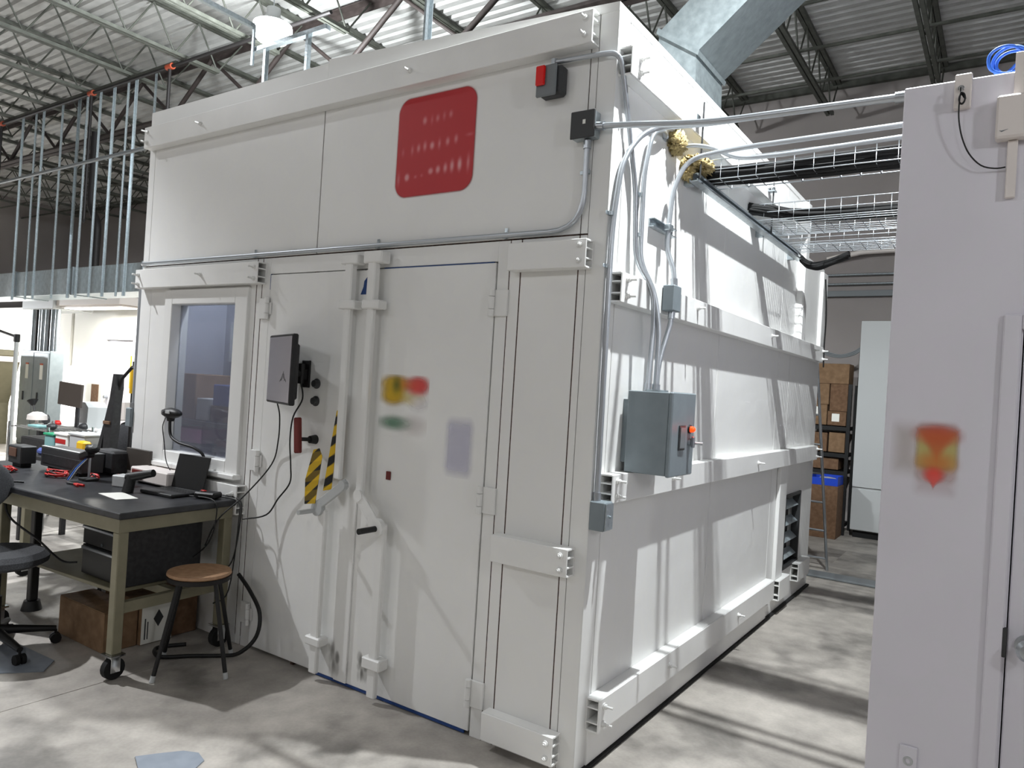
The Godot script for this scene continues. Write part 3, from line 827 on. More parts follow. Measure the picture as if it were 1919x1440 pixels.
	O = V(-2.05, 0.0, 0.06)
	b = mb(); b.tube(smooth([V(-2.2, 0.43, 0.06), V(-2.1, 0.35, 0.05), V(-1.99, 0.25, 0.06), V(-1.97, 0.13, 0.09), V(-2.03, 0.04, 0.15), V(-2.14, 0.012, 0.2), V(-2.24, 0.012, 0.3), V(-2.35, 0.012, 0.42), V(-2.48, 0.012, 0.36), V(-2.42, 0.012, 0.22)]), 0.011, 8)
	single("power_cable", b, M.black, "thick black power cable curving down to the floor behind the stool", "cable")
	# beacon and junction box
	t = thing("warning_beacon", V(-0.28, 2.86, 0.0), "dark grey warning light with a red lens at the upper right front", "light")
	b = mb(); b.span(V(-0.34, 2.87, 0.001), V(-0.225, 3.0, 0.06), 0.012); part("housing", b, M.darkgrey, t)
	b = mb(); b.span(V(-0.345, 2.865, 0.0605), V(-0.245, 3.0, 0.075), 0.005); part("cover", b, M.midgrey, t)
	b = mb(); b.span(V(-0.34, 2.91, 0.0755), V(-0.295, 2.995, 0.09), 0.004); part("lens", b, M.lens_red, t, "red lens")
	t = thing("junction_box", V(-0.1, 2.66, 0.0), "square steel junction box with a dark lid on the front corner", "box")
	b = mb(); b.span(V(-0.165, 2.665, 0.001), V(-0.055, 2.775, 0.05), 0.003); part("box_body", b, M.galv, t)
	b = mb(); b.span(V(-0.168, 2.662, 0.0505), V(-0.052, 2.778, 0.058), 0.003); part("lid", b, M.darkgrey, t)
	b = mb(); b.span(V(-0.108, 2.72, 0.0585), V(-0.095, 2.738, 0.06)); part("switch", b, M.paper, t)

# ------------------------------------------------------------------ second chamber
func second_chamber() -> void:
	var t := thing("second_chamber", V(1.10, 0, 0.12), "smaller white chamber at the right edge with a door and wall fittings", "chamber")
	var b := mb()
	b.span(V(1.10, 0, 0.04), V(1.45, 2.632, 0.12), 0.004); b.span(V(1.45, 1.862, 0.04), V(3.4, 2.632, 0.12), 0.004); b.span(V(2.36, 0, 0.04), V(3.4, 1.862, 0.12), 0.004)
	part("front_wall", b, M.white2, t)
	b = mb()
	b.span(V(1.10, 0, -4.2), V(1.18, 2.632, 0.04)); b.span(V(3.32, 0, -4.2), V(3.4, 2.632, 0.04)); b.span(V(1.18, 0, -4.2), V(3.32, 2.632, -4.12)); b.span(V(1.18, 2.56, -4.12), V(3.32, 2.632, 0.04))
	part("shell", b, M.white2, t)
	b = mb(); b.span(V(1.4, 0, 0.1205), V(1.445, 1.905, 0.135), 0.004); b.span(V(2.365, 0, 0.1205), V(2.41, 1.905, 0.135), 0.004); b.span(V(1.446, 1.86, 0.1205), V(2.364, 1.905, 0.135), 0.004)
	part("door_frame", b, M.white2, t)
	b = mb(); b.span(V(1.4535, 0.01, 0.05), V(2.355, 1.856, 0.118), 0.003); var d := part("door", b, M.white2, t)
	b = mb(); b.span(V(1.442, 0.905, 0.1215), V(1.4525, 0.99, 0.137), 0.001); part("strike_plate", b, M.darkgrey, t)
	b = mb()
	b.lathe(V(1.505, 0.945, 0.1185), [Vector2(0.034, 0), Vector2(0.034, 0.006), Vector2(0.014, 0.01), Vector2(0.014, 0.035), Vector2(0.03, 0.045), Vector2(0.032, 0.06), Vector2(0.022, 0.072), Vector2(0, 0.075)], 20, Basis(V(1, 0, 0), PI / 2))
	part("door_knob", b, M.steel, d, "grey metal door knob")
	t = thing("wall_outlet", V(1.22, 0.48, 0.12), "white outlet plate low on the second chamber wall", "outlet")
	b = mb(); b.span(V(1.195, 0.48, 0.121), V(1.245, 0.57, 0.127), 0.003); part("plate", b, M.white2, t)
	b = mb(); b.lathe(V(1.22, 0.525, 0.127), [Vector2(0.014, 0), Vector2(0.014, 0.002), Vector2(0.008, 0.002)], 16, Basis(V(1, 0, 0), PI / 2)); part("socket", b, M.palegrey, t)
	# bracket with a coiled lead
	t = thing("cable_bracket", V(1.25, 2.5, 0.12), "cream bracket plate with a metal connector at the top of the second chamber", "bracket")
	b = mb(); b.span(V(1.24, 2.535, 0.121), V(1.285, 2.64, 0.145), 0.003); b.span(V(1.24, 2.633, 0.06), V(1.285, 2.64, 0.13)); part("plate", b, M.pvc, t)
	b = mb(); b.lathe(V(1.258, 2.592, 0.145), [Vector2(0.009, 0), Vector2(0.009, 0.01), Vector2(0.005, 0.012), Vector2(0.005, 0.02), Vector2(0, 0.02)], 12, Basis(V(1, 0, 0), PI / 2)); part("connector", b, M.chrome, t)
	O = V(1.26, 2.4, 0.15)
	var pts := [V(1.258, 2.59, 0.165), V(1.259, 2.575, 0.166)]
	for k in 22:
		var a := 0.7 * k
		pts.append(V(1.263 + 0.008 * cos(a), 2.555 + 0.016 * sin(a), 0.16 + 0.0006 * k))
	pts.append_array([V(1.256, 2.53, 0.165), V(1.258, 2.49, 0.16), V(1.268, 2.44, 0.155), V(1.288, 2.39, 0.15), V(1.32, 2.352, 0.145), V(1.355, 2.34, 0.14), V(1.382, 2.342, 0.135)])
	b = mb(); b.tube(smooth(pts, 4), 0.0022, 6)
	single("antenna_lead", b, M.black, "thin black lead with a small coil looping over the second chamber wall", "cable")
	t = thing("access_point", V(1.44, 2.42, 0.12), "white wall box with a raceway below it by the second chamber door", "box")
	b = mb(); b.span(V(1.352, 2.42, 0.121), V(1.52, 2.548, 0.17), 0.006); var bd := part("box_body", b, M.pvc, t)
	b = mb(); b.prism(V(1.372, 2.44, 0.1705), [Vector2(-0.01, 0.002), Vector2(-0.004, -0.003), Vector2(0.012, 0.004), Vector2(-0.004, 0.001)], 0.001); part("printed_mark", b, M.midgrey, bd)
	b = mb(); b.span(V(1.384, 2.25, 0.121), V(1.41, 2.419, 0.14), 0.002); part("raceway", b, M.pvc, t)
	b = mb(); b.span(V(1.392, 2.549, 0.121), V(1.42, 2.68, 0.142), 0.002); part("raceway", b, M.pvc, t)
	O = V(1.36, 2.64, 0.05)
	pts = []
	for k in 40:
		var a := 0.5 * k
		pts.append(V(1.365 + 0.05 * cos(a) + 0.0008 * k, 2.70 + 0.045 * sin(a) + 0.001 * (k % 7), 0.02 + 0.03 * sin(a * 0.37)))
	pts.append_array([V(1.36, 2.655, 0.03), V(1.31, 2.65, 0.04), V(1.27, 2.645, 0.04)])
	b = mb(); b.tube(smooth(pts, 3), 0.005, 6)
	single("network_cable", b, M.cable_blue, "coiled blue cable lying on top of the second chamber", "cable")
	var sh := [[0, 0.2, 0.42, 0.14, 0.26, 0.13, Color(0.72, 0.66, 0.58, 0.3)], [0, 0.62, 0.44, 0.27, 0.33, 0.05, Color(0.80, 0.66, 0.62, 0.35)], [0, 0.62, 0.42, 0.26, 0.2, 0.06, Color(0.78, 0.73, 0.42, 0.75)], [1, 0.62, 0.24, 0.25, 0.10, 0.07, Color(0.80, 0.33, 0.24, 0.8)], [2, 0.62, 0.37, 0.22, 0.16, 0.07, Color(0.76, 0.36, 0.18, 0.8)], [1, 0.62, 0.56, 0.2, 0.1, 0.09, Color(0.80, 0.45, 0.2, 0.75)], [1, 0.60, 0.70, 0.11, 0.075, 0.06, Color(0.92, 0.27, 0.22, 0.95)], [2, 0.60, 0.78, 0.08, 0.06, 0.03, Color(0.93, 0.28, 0.24, 0.9)], [0, 0.62, 0.8, 0.24, 0.1, 0.1, Color(0.82, 0.7, 0.7, 0.25)]]
	sheet("hazard_sticker", 1.12, 1.325, 1.33, 1.60, 0.1215, decal_mat(print_tex(160, 200, Color(0.85, 0.8, 0.7, 0.0), sh)), "blurred orange and yellow hazard sticker on the second chamber wall", "sticker")

# ------------------------------------------------------------------ conduits, trays, control box
func strap(parent: Node3D, at: Vector3, d: Vector3, nrm: Vector3) -> void:
	var s := nrm.cross(d).normalized()
	var b := mb()
	var bs := Basis(s, d.normalized(), nrm)
	b.box(at - nrm * 0.004 + s * 0.02, V(0.03, 0.016, 0.004), 0.001, bs)
	b.cyl(at - d.normalized() * 0.008, at + d.normalized() * 0.008, 0.0155, -1, 10)
	part("strap", b, M.galv, parent)
func pipe(called: String, pts: Array, r: float, label: String, bendr := 0.08, straps := [], m: Material = null) -> Node3D:
	var t := thing(called, pts[0], label, "conduit")
	var b := mb()
	b.tube(bend(pts, bendr), r, 10)
	part("tube", b, m if m else M.conduit, t)
	for e in [[pts[0], pts[1]], [pts[-1], pts[-2]]]:
		b = mb()
		var d: Vector3 = (e[1] - e[0]).normalized()
		b.cyl(e[0], e[0] + d * 0.035, r * 1.45, -1, 8)
		part("fitting", b, M.steel, t)
	for s in straps:
		strap(t, s[0], s[1], s[2])
	return t

func wiring() -> void:
	var b: MB
	var zf := V(0, 0, 1)
	var xf := V(1, 0, 0)
	pipe("conduit", [V(-3.545, 2.285, -0.03), V(-3.51, 2.285, 0.022), V(-0.1, 2.285, 0.022), V(-0.1, 2.66, 0.022)], 0.012, "long bright conduit running level over the doors to the junction box", 0.16, [[V(-2.3, 2.285, 0.012), xf, zf], [V(-0.5, 2.285, 0.012), xf, zf], [V(-0.1, 2.53, 0.012), V(0, 1, 0), zf], [V(-1.3, 2.285, 0.012), xf, zf]])
	pipe("conduit", [V(-3.55, 2.24, -0.01), V(-3.55, 1.30, -0.01)], 0.016, "grey conduit down the left corner of the chamber beside the window", 0.08)
	O = V(-3.55, 1.15, 0); b = mb(); b.span(V(-3.60, 1.17, -0.06), V(-3.532, 1.30, 0.02), 0.006); single("switch_box", b, M.boxgrey, "small grey box low on the chamber's left corner", "box")
	pipe("conduit", [V(-0.28, 3.0, 0.035), V(-0.28, 3.022, 0.035), V(-0.05, 3.015, 0.03), V(0.02, 3.01, 0.02), V(0.025, 2.95, -0.02), V(0.025, 2.5, -0.21), V(0.025, 2.2, -0.25), V(0.085, 2.07, -0.33), V(0.09, 1.9, -0.345), V(0.09, 1.62, -0.315)], 0.011, "conduit from the warning light round the corner down to the control box", 0.06)
	pipe("conduit", [V(-0.052, 2.71, 0.035), V(0.12, 2.69, 0.04), V(0.42, 2.65, 0.04), V(1.098, 2.64, 0.03)], 0.013, "conduit from the front junction box across the aisle, topmost of the crossings", 0.15)
	pipe("conduit", [V(1.098, 2.765, -0.3), V(0.25, 2.78, -0.3), V(0.06, 2.77, -0.22), V(0.022, 2.6, -0.07), V(0.022, 2.3, 0.0 - 0.012), V(0.022, 1.15, -0.025)], 0.012, "conduit crossing the aisle and dropping down the near chamber corner", 0.12, [[V(0.012, 1.98 + 0.15, -0.014), V(0, 1, 0), xf], [V(0.012, 2.35, -0.012), V(0, 1, 0), xf]])
	pipe("conduit", [V(0.0, 2.835, -0.56), V(0.04, 2.84, -0.45), V(0.03, 2.79, -0.34), V(0.022, 2.6, -0.295), V(0.022, 2.2, -0.305), V(0.085, 2.08, -0.335), V(0.115, 1.9, -0.355), V(0.115, 1.62, -0.345)], 0.011, "conduit from the upper insulation plug down into the control box", 0.07, [[V(0.012, 2.5, -0.298), V(0, 1, 0), xf], [V(0.012, 2.32, -0.302), V(0, 1, 0), xf]])
	pipe("conduit", [V(0.0, 2.83, -0.68), V(0.08, 2.84, -0.7), V(0.18, 2.82, -0.72), V(0.3, 2.75, -0.72), V(0.5, 2.745, -0.72), V(1.098, 2.76, -0.72)], 0.011, "kinked conduit crossing the aisle from the upper insulation plug", 0.07)
	pipe("conduit", [V(1.098, 2.79, -0.66), V(0.3, 2.78, -0.66), V(0.09, 2.75, -0.63), V(0.045, 2.6, -0.58), V(0.045, 2.3, -0.54), V(0.09, 2.2, -0.54), V(0.1, 2.12, -0.53)], 0.012, "conduit crossing the aisle then bending down to the small wall box", 0.11)
	pipe("conduit", [V(0.1, 2.0, -0.52), V(0.1, 1.95, -0.515), V(0.07, 1.75, -0.47), V(0.07, 1.62, -0.465)], 0.012, "short conduit from the small wall box into the control box", 0.06)
	O = V(0.1, 2.0, -0.52); b = mb(); b.span(V(0.067, 2.0, -0.565), V(0.125, 2.12, -0.475), 0.004); single("wall_box", b, M.boxgrey, "small grey box mounted on the middle bar above the control box", "box")
	var t := thing("pull_box", V(0.03, 1.02, -0.02), "galvanised box with a cover screw at the foot of the corner conduit", "box")
	b = mb(); b.span(V(0.005, 1.03, -0.07), V(0.075, 1.15, 0.005), 0.004); part("box_body", b, M.boxgrey, t)
	b = mb(); b.span(V(0.0755, 1.035, -0.066), V(0.082, 1.145, 0.001), 0.002); b.cyl(V(0.082, 1.09, -0.03), V(0.092, 1.09, -0.03), 0.006, -1, 8); part("lid", b, M.galv, t)
	t = thing("channel_bracket", V(0.0, 2.38, -0.55), "short slotted strut bracket clamping the conduit to the side wall", "bracket")
	b = mb(); b.span(V(0.001, 2.385, -0.70), V(0.006, 2.425, -0.42)); b.span(V(0.006, 2.385, -0.70), V(0.028, 2.389, -0.42)); b.span(V(0.006, 2.421, -0.70), V(0.028, 2.425, -0.42)); part("channel", b, M.galv, t)
	b = mb(); b.box(V(0.045, 2.405, -0.555), V(0.03, 0.03, 0.05), 0.003); part("clamp", b, M.galv, t)
	# control box
	t = thing("control_box", V(0.12, 1.26, -0.39), "grey steel control box with a lit red lamp on the side wall", "control box")
	b = mb(); b.span(V(0.03, 1.26, -0.52), V(0.222, 1.62, -0.25), 0.003); b.span(V(0.001, 1.3, -0.5), V(0.03, 1.58, -0.27)); part("box_body", b, M.boxgrey, t)
	b = mb(); b.span(V(0.2225, 1.255, -0.523), V(0.242, 1.623, -0.247), 0.005); var d := part("door", b, M.boxgrey, t)
	b = mb(); b.span(V(0.2425, 1.37, -0.40), V(0.248, 1.48, -0.33), 0.002); var w := part("breaker_window", b, M.darkgrey, d)
	b = mb(); b.span(V(0.2482, 1.38, -0.392), V(0.25, 1.47, -0.338)); part("window_plate", b, M.midgrey, w)
	b = mb(); b.cyl(V(0.2425, 1.462, -0.455), V(0.25, 1.462, -0.455), 0.019, -1, 16); part("lamp_ring", b, M.black, d)
	b = mb(); b.lathe(V(0.25, 1.462, -0.455), [Vector2(0.014, 0), Vector2(0.013, 0.012), Vector2(0.007, 0.02), Vector2(0, 0.022)], 16, Basis(V(0, 0, 1), -PI / 2)); part("pilot_lamp", b, M.pilot, d, "glowing orange red pilot lamp")
	b = mb(); b.cyl(V(0.2425, 1.405, -0.46), V(0.255, 1.405, -0.46), 0.017, -1, 14); b.box(V(0.262, 1.405, -0.46), V(0.014, 0.05, 0.02), 0.003); b.cyl(V(0.268, 1.4, -0.47), V(0.30, 1.4, -0.48), 0.007, -1, 8); part("handle", b, M.steel, d, "bright turn handle")
	b = mb(); b.cyl(V(0.13, 1.621, -0.33), V(0.13, 1.629, -0.33), 0.05, -1, 16); part("hub_plate", b, M.galv, t)
	var ol := OmniLight3D.new()
	ol.name = "pilot_light"; ol.light_color = Color(1, 0.25, 0.05); ol.light_energy = 0.0012; ol.light_size = 0.012; ol.omni_range = 6.0; ol.omni_attenuation = 2.0; ol.shadow_enabled = true
	t.add_child(ol)
	ol.position = V(0.29, 1.462, -0.455) - t.position
	# insulation tufts in the wall holes
	O = V(0.02, 2.8, -0.63); b = mb(); tuft(b, V(0.03, 2.835, -0.63), V(0.04, 0.05, 0.05), 4)
	single("insulation_tuft", b, M.wool, "yellow insulation tuft round the upper conduit hole", "insulation")
	O = V(0.06, 2.74, -0.93); b = mb(); tuft(b, V(0.06, 2.79, -0.88), V(0.05, 0.035, 0.12), 14); tuft(b, V(0.03, 2.75, -0.78), V(0.03, 0.05, 0.03), 16)
	single("insulation_tuft", b, M.wool, "ragged yellow insulation tuft at the near end of the cable tray", "insulation")
	# strut channel that carries the trays
	t = thing("strut_channel", V(0.07, 2.68, -1.8), "long slotted steel strut along the side wall under the trays", "strut")
	b = mb()
	b.span(V(0.045, 2.685, -3.05), V(0.05, 2.726, -0.78)); b.span(V(0.05, 2.685, -3.05), V(0.088, 2.69, -0.78)); b.span(V(0.05, 2.721, -3.05), V(0.088, 2.726, -0.78)); b.span(V(0.084, 2.69, -3.05), V(0.088, 2.698, -0.78)); b.span(V(0.084, 2.713, -3.05), V(0.088, 2.721, -0.78))
	part("channel", b, M.galv, t)
	for z in [-0.84, -2.12, -2.95]:
		b = mb(); b.span(V(0.0, 2.68, z - 0.02), V(0.045, 2.73, z + 0.02)); part("standoff", b, M.galv, t)
	for q in [[-0.79, 3.08, "nearer"], [-2.12, 3.03, "farther"]]:
		t = thing("threaded_rod", V(0.095, 2.73, q[0]), "%s threaded hanger rod rising from the strut to the top bar" % q[2], "rod")
		b = mb(); b.cyl(V(0.095, 2.70, q[0]), V(0.095, q[1], q[0]), 0.005, -1, 8); part("rod", b, M.darkgrey, t)
		b = mb(); b.span(V(0.066, 2.97, q[0] - 0.025), V(0.11, 2.978, q[0] + 0.025)); b.cyl(V(0.095, 2.978, q[0]), V(0.095, 2.995, q[0]), 0.011, -1, 6); b.span(V(0.066, 2.978, q[0] - 0.025), V(0.072, 3.02, q[0] + 0.025)); part("nut_bracket", b, M.galv, t)
	# wire trays and the cable bundles they carry
	tray(-1.12, -0.93, 2.73, "wire mesh cable tray, nearest of those crossing the aisle", 0.02, 0.1)
	tray(-2.42, -1.95, 2.75, "wire mesh cable tray crossing the aisle behind the nearest one", 0.05, 0.1)
	tray(-2.95, -2.58, 2.73, "farthest wire mesh cable tray, seen from below", 0.05, 0.06)
	bundle([V(0.0, 2.775, -1.02), V(0.3, 2.765, -1.03), V(0.7, 2.77, -1.02), V(1.098, 2.77, -1.02)], 18, 0.042, 61, "black cable bundle lying in the nearest mesh tray")
	bundle([V(0.0, 2.83, -1.95), V(0.14, 2.81, -2.0), V(0.3, 2.79, -2.06), V(0.6, 2.79, -2.1), V(1.098, 2.79, -2.1)], 14, 0.03, 62, "black cable bundle leaving the wall into the second mesh tray")
	bundle([V(0.08, 2.70, -3.02), V(0.12, 2.66, -3.05), V(0.2, 2.645, -3.05), V(0.3, 2.67, -3.02), V(0.42, 2.70, -2.98)], 14, 0.022, 63, "black cables drooping beyond the far end of the side wall")
	# round duct work over the chamber
	t = thing("air_duct", V(-0.57, 3.24, -2.2), "galvanised rectangular air duct rising from the chamber roof to the right", "duct")
	b = mb()
	var zb := Basis(V(1, 0, 0), V(0, 1, 0), V(0, 0, 1))
	b.prism(V(0, 0, -2.27), [Vector2(-0.72, 3.24), Vector2(-0.42, 3.24), Vector2(-0.44, 3.93), Vector2(-0.72, 4.13)], 0.54, zb)
	part("lower_section", b, M.air_duct, t)
	b = mb()
	b.prism(V(0, 0, -2.27), [Vector2(-0.72, 4.14), Vector2(-0.44, 3.94), Vector2(1.14, 5.27), Vector2(0.98, 5.44), Vector2(0.82, 5.44)], 0.54, zb)
	part("upper_section", b, M.air_duct, t)
	b = mb()
	b.prism(V(0, 0, -2.27), [Vector2(-0.735, 4.125), Vector2(-0.425, 3.915), Vector2(-0.415, 3.945), Vector2(-0.725, 4.165)], 0.57, zb)
	part("joint_flange", b, M.air_duct, t)

func tuft(b: MB, c: Vector3, r: Vector3, sd: int) -> void:
	var rg := RandomNumberGenerator.new()
	rg.seed = sd
	b.lump(c, r, 1.0, sd, 26, 2.2)
	for k in 14:
		var d := V(rg.randf_range(-1, 1), rg.randf_range(-1, 1), rg.randf_range(-1, 1)).normalized()
		b.lump(c + d * r * 0.85, V(rg.randf_range(0.008, 0.022), rg.randf_range(0.006, 0.018), rg.randf_range(0.01, 0.026)), 1.2, sd + k, 10, 2.0)
func tray(z0: float, z1: float, y: float, label: String, x0: float, h: float) -> void:
	var t := thing("cable_tray", V(x0, y, (z0 + z1) / 2), label, "cable tray")
	var b := mb()
	var x1 := 1.098
	var r := 0.0032
	var nz := maxi(3, int((z1 - z0) / 0.05))
	for k in nz + 1:
		var z := lerpf(z0, z1, float(k) / nz)
		b.cyl(V(x0, y, z), V(x1, y, z), r, -1, 5)
	for z in [z0, z1]:
		for f in [0.5, 1.0]:
			b.cyl(V(x0, y + h * f, z), V(x1, y + h * f, z), r, -1, 5)
	part("long_wires", b, M.steel, t)
	var x := x0 + 0.04
	while x < x1:
		b = mb()
		b.tube([V(x, y + h + 0.004, z0), V(x, y - 0.004, z0), V(x, y - 0.004, z1), V(x, y + h + 0.004, z1)], r, 5)
		part("cross_wire", b, M.steel, t)
		x += 0.09
func bundle(path: Array, count: int, spread: float, sd: int, label: String) -> void:
	var rg := RandomNumberGenerator.new()
	rg.seed = sd
	var t := thing("cable_bundle", path[0], label, "cables")
	for k in count:
		var a := TAU * k / count
		var pts := []
		for p in path:
			pts.append(p + V(0, sin(a) * spread * rg.randf_range(0.6, 1.2), cos(a) * spread * 1.6 * rg.randf_range(0.5, 1.2)))
		var b := mb()
		b.tube(smooth(pts, 5), rg.randf_range(0.007, 0.012), 7)
		part("cable", b, M.rubber, t)

# ------------------------------------------------------------------ far end of the aisle
func carton(x0: float, x1: float, y0: float, y1: float, z0: float, z1: float, m: Material, label: String, group := "", lab := 0) -> Node3D:
	var t := thing("cardboard_carton", V((x0 + x1) / 2, y0, (z0 + z1) / 2), label, "carton", group)
	var b := mb()
	b.span(V(x0, y0, z0), V(x1, y1 - 0.004, z1), 0.004)
	part("box", b, m, t)
	b = mb()
	b.span(V(x0 + 0.002, y1 - 0.004, z0 + 0.002), V((x0 + x1) / 2 - 0.002, y1, z1 - 0.002)); b.span(V((x0 + x1) / 2 + 0.002, y1 - 0.004, z0 + 0.002), V(x1 - 0.002, y1, z1 - 0.002))
	part("top_flap", b, m, t)
	if lab:
		b = mb(); b.span(V(x0 + 0.05, y1 - 0.13, z1), V(x0 + 0.14, y1 - 0.03, z1 + 0.001)); part("paper_label", b, M.paper, t)
	return t

func aisle_end() -> void:
	var b: MB
	# storage shelves
	var t := thing("storage_shelf", V(-0.6, 0, -7.55), "black storage shelf with cartons at the far end of the aisle", "shelf")
	for x in [-1.45, -0.235]:
		for z in [-7.78, -7.32]:
			b = mb(); b.span(V(x - 0.02, 0, z - 0.02), V(x + 0.02, 1.9, z + 0.02)); part("post", b, M.black, t)
	for y in [0.12, 0.80, 1.02, 1.36]:
		b = mb(); b.span(V(-1.43, y - 0.05, -7.8), V(-0.255, y, -7.3)); part("shelf_board", b, M.black, t)
	carton(-0.74, -0.5, 1.37, 1.63, -7.7, -7.34, M.carton, "carton with a paper label on the top shelf, beside the cabinet, lowest left", "", 1)
	carton(-0.49, -0.27, 1.37, 1.55, -7.7, -7.34, M.carton2, "low carton on the top shelf right against the tall cabinet", "", 1)
	carton(-0.72, -0.49, 1.632, 1.9, -7.7, -7.36, M.carton, "middle left carton of the stack on the top shelf")
	carton(-0.48, -0.27, 1.552, 1.9, -7.7, -7.37, M.carton2, "middle right carton of the stack on the top shelf")
	carton(-0.70, -0.27, 1.902, 2.16, -7.7, -7.38, M.carton, "long uppermost carton on top of the shelf stack")
	carton(-0.68, -0.48, 1.03, 1.27, -7.7, -7.34, M.carton2, "dark carton on the second shelf, left one", "")
	carton(-0.46, -0.27, 1.03, 1.28, -7.7, -7.34, M.carton, "carton on the second shelf, right one by the cabinet", "")
	carton(-0.70, -0.33, 0.81, 0.96, -7.7, -7.34, M.carton2, "flat carton on the third shelf under the black board", "")
	t = thing("blue_bin", V(-0.42, 0.55, -7.1), "blue plastic bin tilted on top of the tall brown carton", "bin")
	b = mb(); b.span(V(-0.58, 0.641, -7.28), V(-0.25, 0.655, -6.92)); b.span(V(-0.58, 0.655, -7.28), V(-0.57, 0.75, -6.92)); b.span(V(-0.26, 0.655, -7.28), V(-0.25, 0.75, -6.92)); b.span(V(-0.57, 0.655, -7.28), V(-0.26, 0.75, -7.27)); b.span(V(-0.57, 0.655, -6.93), V(-0.26, 0.73, -6.92)); part("tub", b, M.blue, t)
	b = mb(); b.lump(V(-0.41, 0.70, -7.1), V(0.12, 0.03, 0.12), 0.5, 71, 8); part("contents", b, M.palegrey, t)
	carton(-0.66, -0.24, 0.0, 0.64, -7.28, -6.9, M.carton2, "tall brown carton standing on the floor behind the ladder")
	O = V(-0.9, 1.37, -7.5); b = mb(); b.span(V(-0.95, 1.88, -7.7), V(-0.72, 2.13, -7.35), 0.004); b.span(V(-0.96, 1.37, -7.7), V(-0.75, 1.88, -7.36), 0.004); single("white_carton", b, M.palegrey, "pale carton at the left end of the top shelf behind the ladder", "carton")
	O = V(0.03, 2.0, -4.2); b = mb(); b.tube(smooth([V(0.06, 2.70, -4.02), V(0.05, 2.4, -4.18), V(0.04, 2.15, -4.22), V(0.04, 1.95, -4.24)]), 0.006, 6); single("drop_cable", b, M.rubber, "thin dark cable hanging down the far corner of the side wall", "cable")
	# tall cabinet
	t = thing("tall_cabinet", V(0.2, 0, -7.4), "tall pale cabinet at the end of the aisle beside the shelf", "cabinet")
	b = mb(); b.span(V(-0.15, 0.09, -7.75), V(0.55, 2.7, -7.3), 0.006); part("body", b, M.palegrey, t)
	b = mb(); b.span(V(-0.12, 0.0, -7.72), V(0.52, 0.088, -7.34)); part("plinth", b, M.gap, t)
	b = mb(); b.span(V(-0.146, 0.63, -7.299), V(0.546, 2.695, -7.28), 0.003); part("upper_door", b, M.palegrey, t)
	b = mb(); b.span(V(-0.146, 0.1, -7.299), V(0.546, 0.60, -7.28), 0.003); part("lower_door", b, M.palegrey, t)
	O = V(0, 0, -4.75); b = mb(); b.span(V(-0.1, 0.0, -4.85), V(1.09, 0.022, -4.62), 0.006); setting("trim_1", b, M.midgrey, "grey threshold strip across the aisle floor")
	# ladder leaning on the chamber end
	t = thing("step_ladder", V(0.0, 0, -5.0), "thin aluminium ladder leaning against the far end of the chamber", "ladder")
	for s in [0.0, -0.34]:
		b = mb(); b.tube([V(0.03 + s, 0.0, -5.02), V(-0.09 + s, 2.6, -4.32)], 0.014, 6); part("rail", b, M.steel, t)
	for k in 9:
		var f := (0.12 + 0.28 * k) / 2.6
		b = mb(); b.cyl(V(0.03 - 0.12 * f, 2.6 * f, -5.02 + 0.70 * f), V(-0.31 - 0.12 * f, 2.6 * f, -5.02 + 0.70 * f), 0.011, -1, 6); part("rung", b, M.steel, t)
	# pipes on the far wall and the white pipe
	for q in [[3.395, 0.016, "upper thin conduit along the far wall behind the aisle"], [3.27, 0.016, "lower thin conduit along the far wall behind the aisle"]]:
		O = V(0, q[0], -7.95); b = mb(); b.cyl(V(-3.5, q[0], -7.96), V(3.0, q[0], -7.96), q[1], -1, 8); single("wall_conduit", b, M.galv, q[2], "conduit")
	O = V(0, 3.1, -7.95); b = mb(); b.span(V(-0.75, 3.10, -7.998), V(3.0, 3.18, -7.94), 0.004); single("wall_rail", b, M.midgrey, "grey rail along the far wall under the thin conduits", "rail")
	O = V(0, 3.6, -7.9); b = mb(); b.tube(smooth([V(-0.72, 3.6, -7.9), V(-0.4, 3.66, -7.9), V(0.1, 3.69, -7.9), V(3.0, 3.7, -7.9)]), 0.035, 10); single("white_pipe", b, M.pvc, "thick white pipe along the far wall behind the aisle", "pipe")
	O = V(0, 2.2, -7.6)
	b = mb()
	for k in 3: b.tube(smooth([V(-0.72, 2.34 + 0.02 * k, -7.5), V(-0.55, 2.27 + 0.02 * k, -7.5), V(-0.4, 2.25 + 0.015 * k, -7.5), V(-0.25, 2.29 + 0.02 * k, -7.5), V(-0.155, 2.36 + 0.02 * k, -7.5)]), 0.01, 6)
	single("hose_loop", b, M.midgrey, "grey hose sagging over the cartons beside the tall cabinet", "hose")

# ------------------------------------------------------------------ workbench and what is on it
func caster(parent: Node3D, x: float, z: float, top: float) -> void:
	var b := mb()
	b.box(V(x, top - 0.006, z), V(0.09, 0.012, 0.08), 0.002)
	b.box(V(x - 0.024, top - 0.05, z), V(0.005, 0.085, 0.05), 0.001); b.box(V(x + 0.024, top - 0.05, z), V(0.005, 0.085, 0.05), 0.001)
	var c := part("caster_fork", b, M.chrome, parent)
	b = mb(); b.cyl(V(x - 0.018, 0.055, z), V(x + 0.018, 0.055, z), 0.055, -1, 18); part("wheel", b, M.rubber, c)

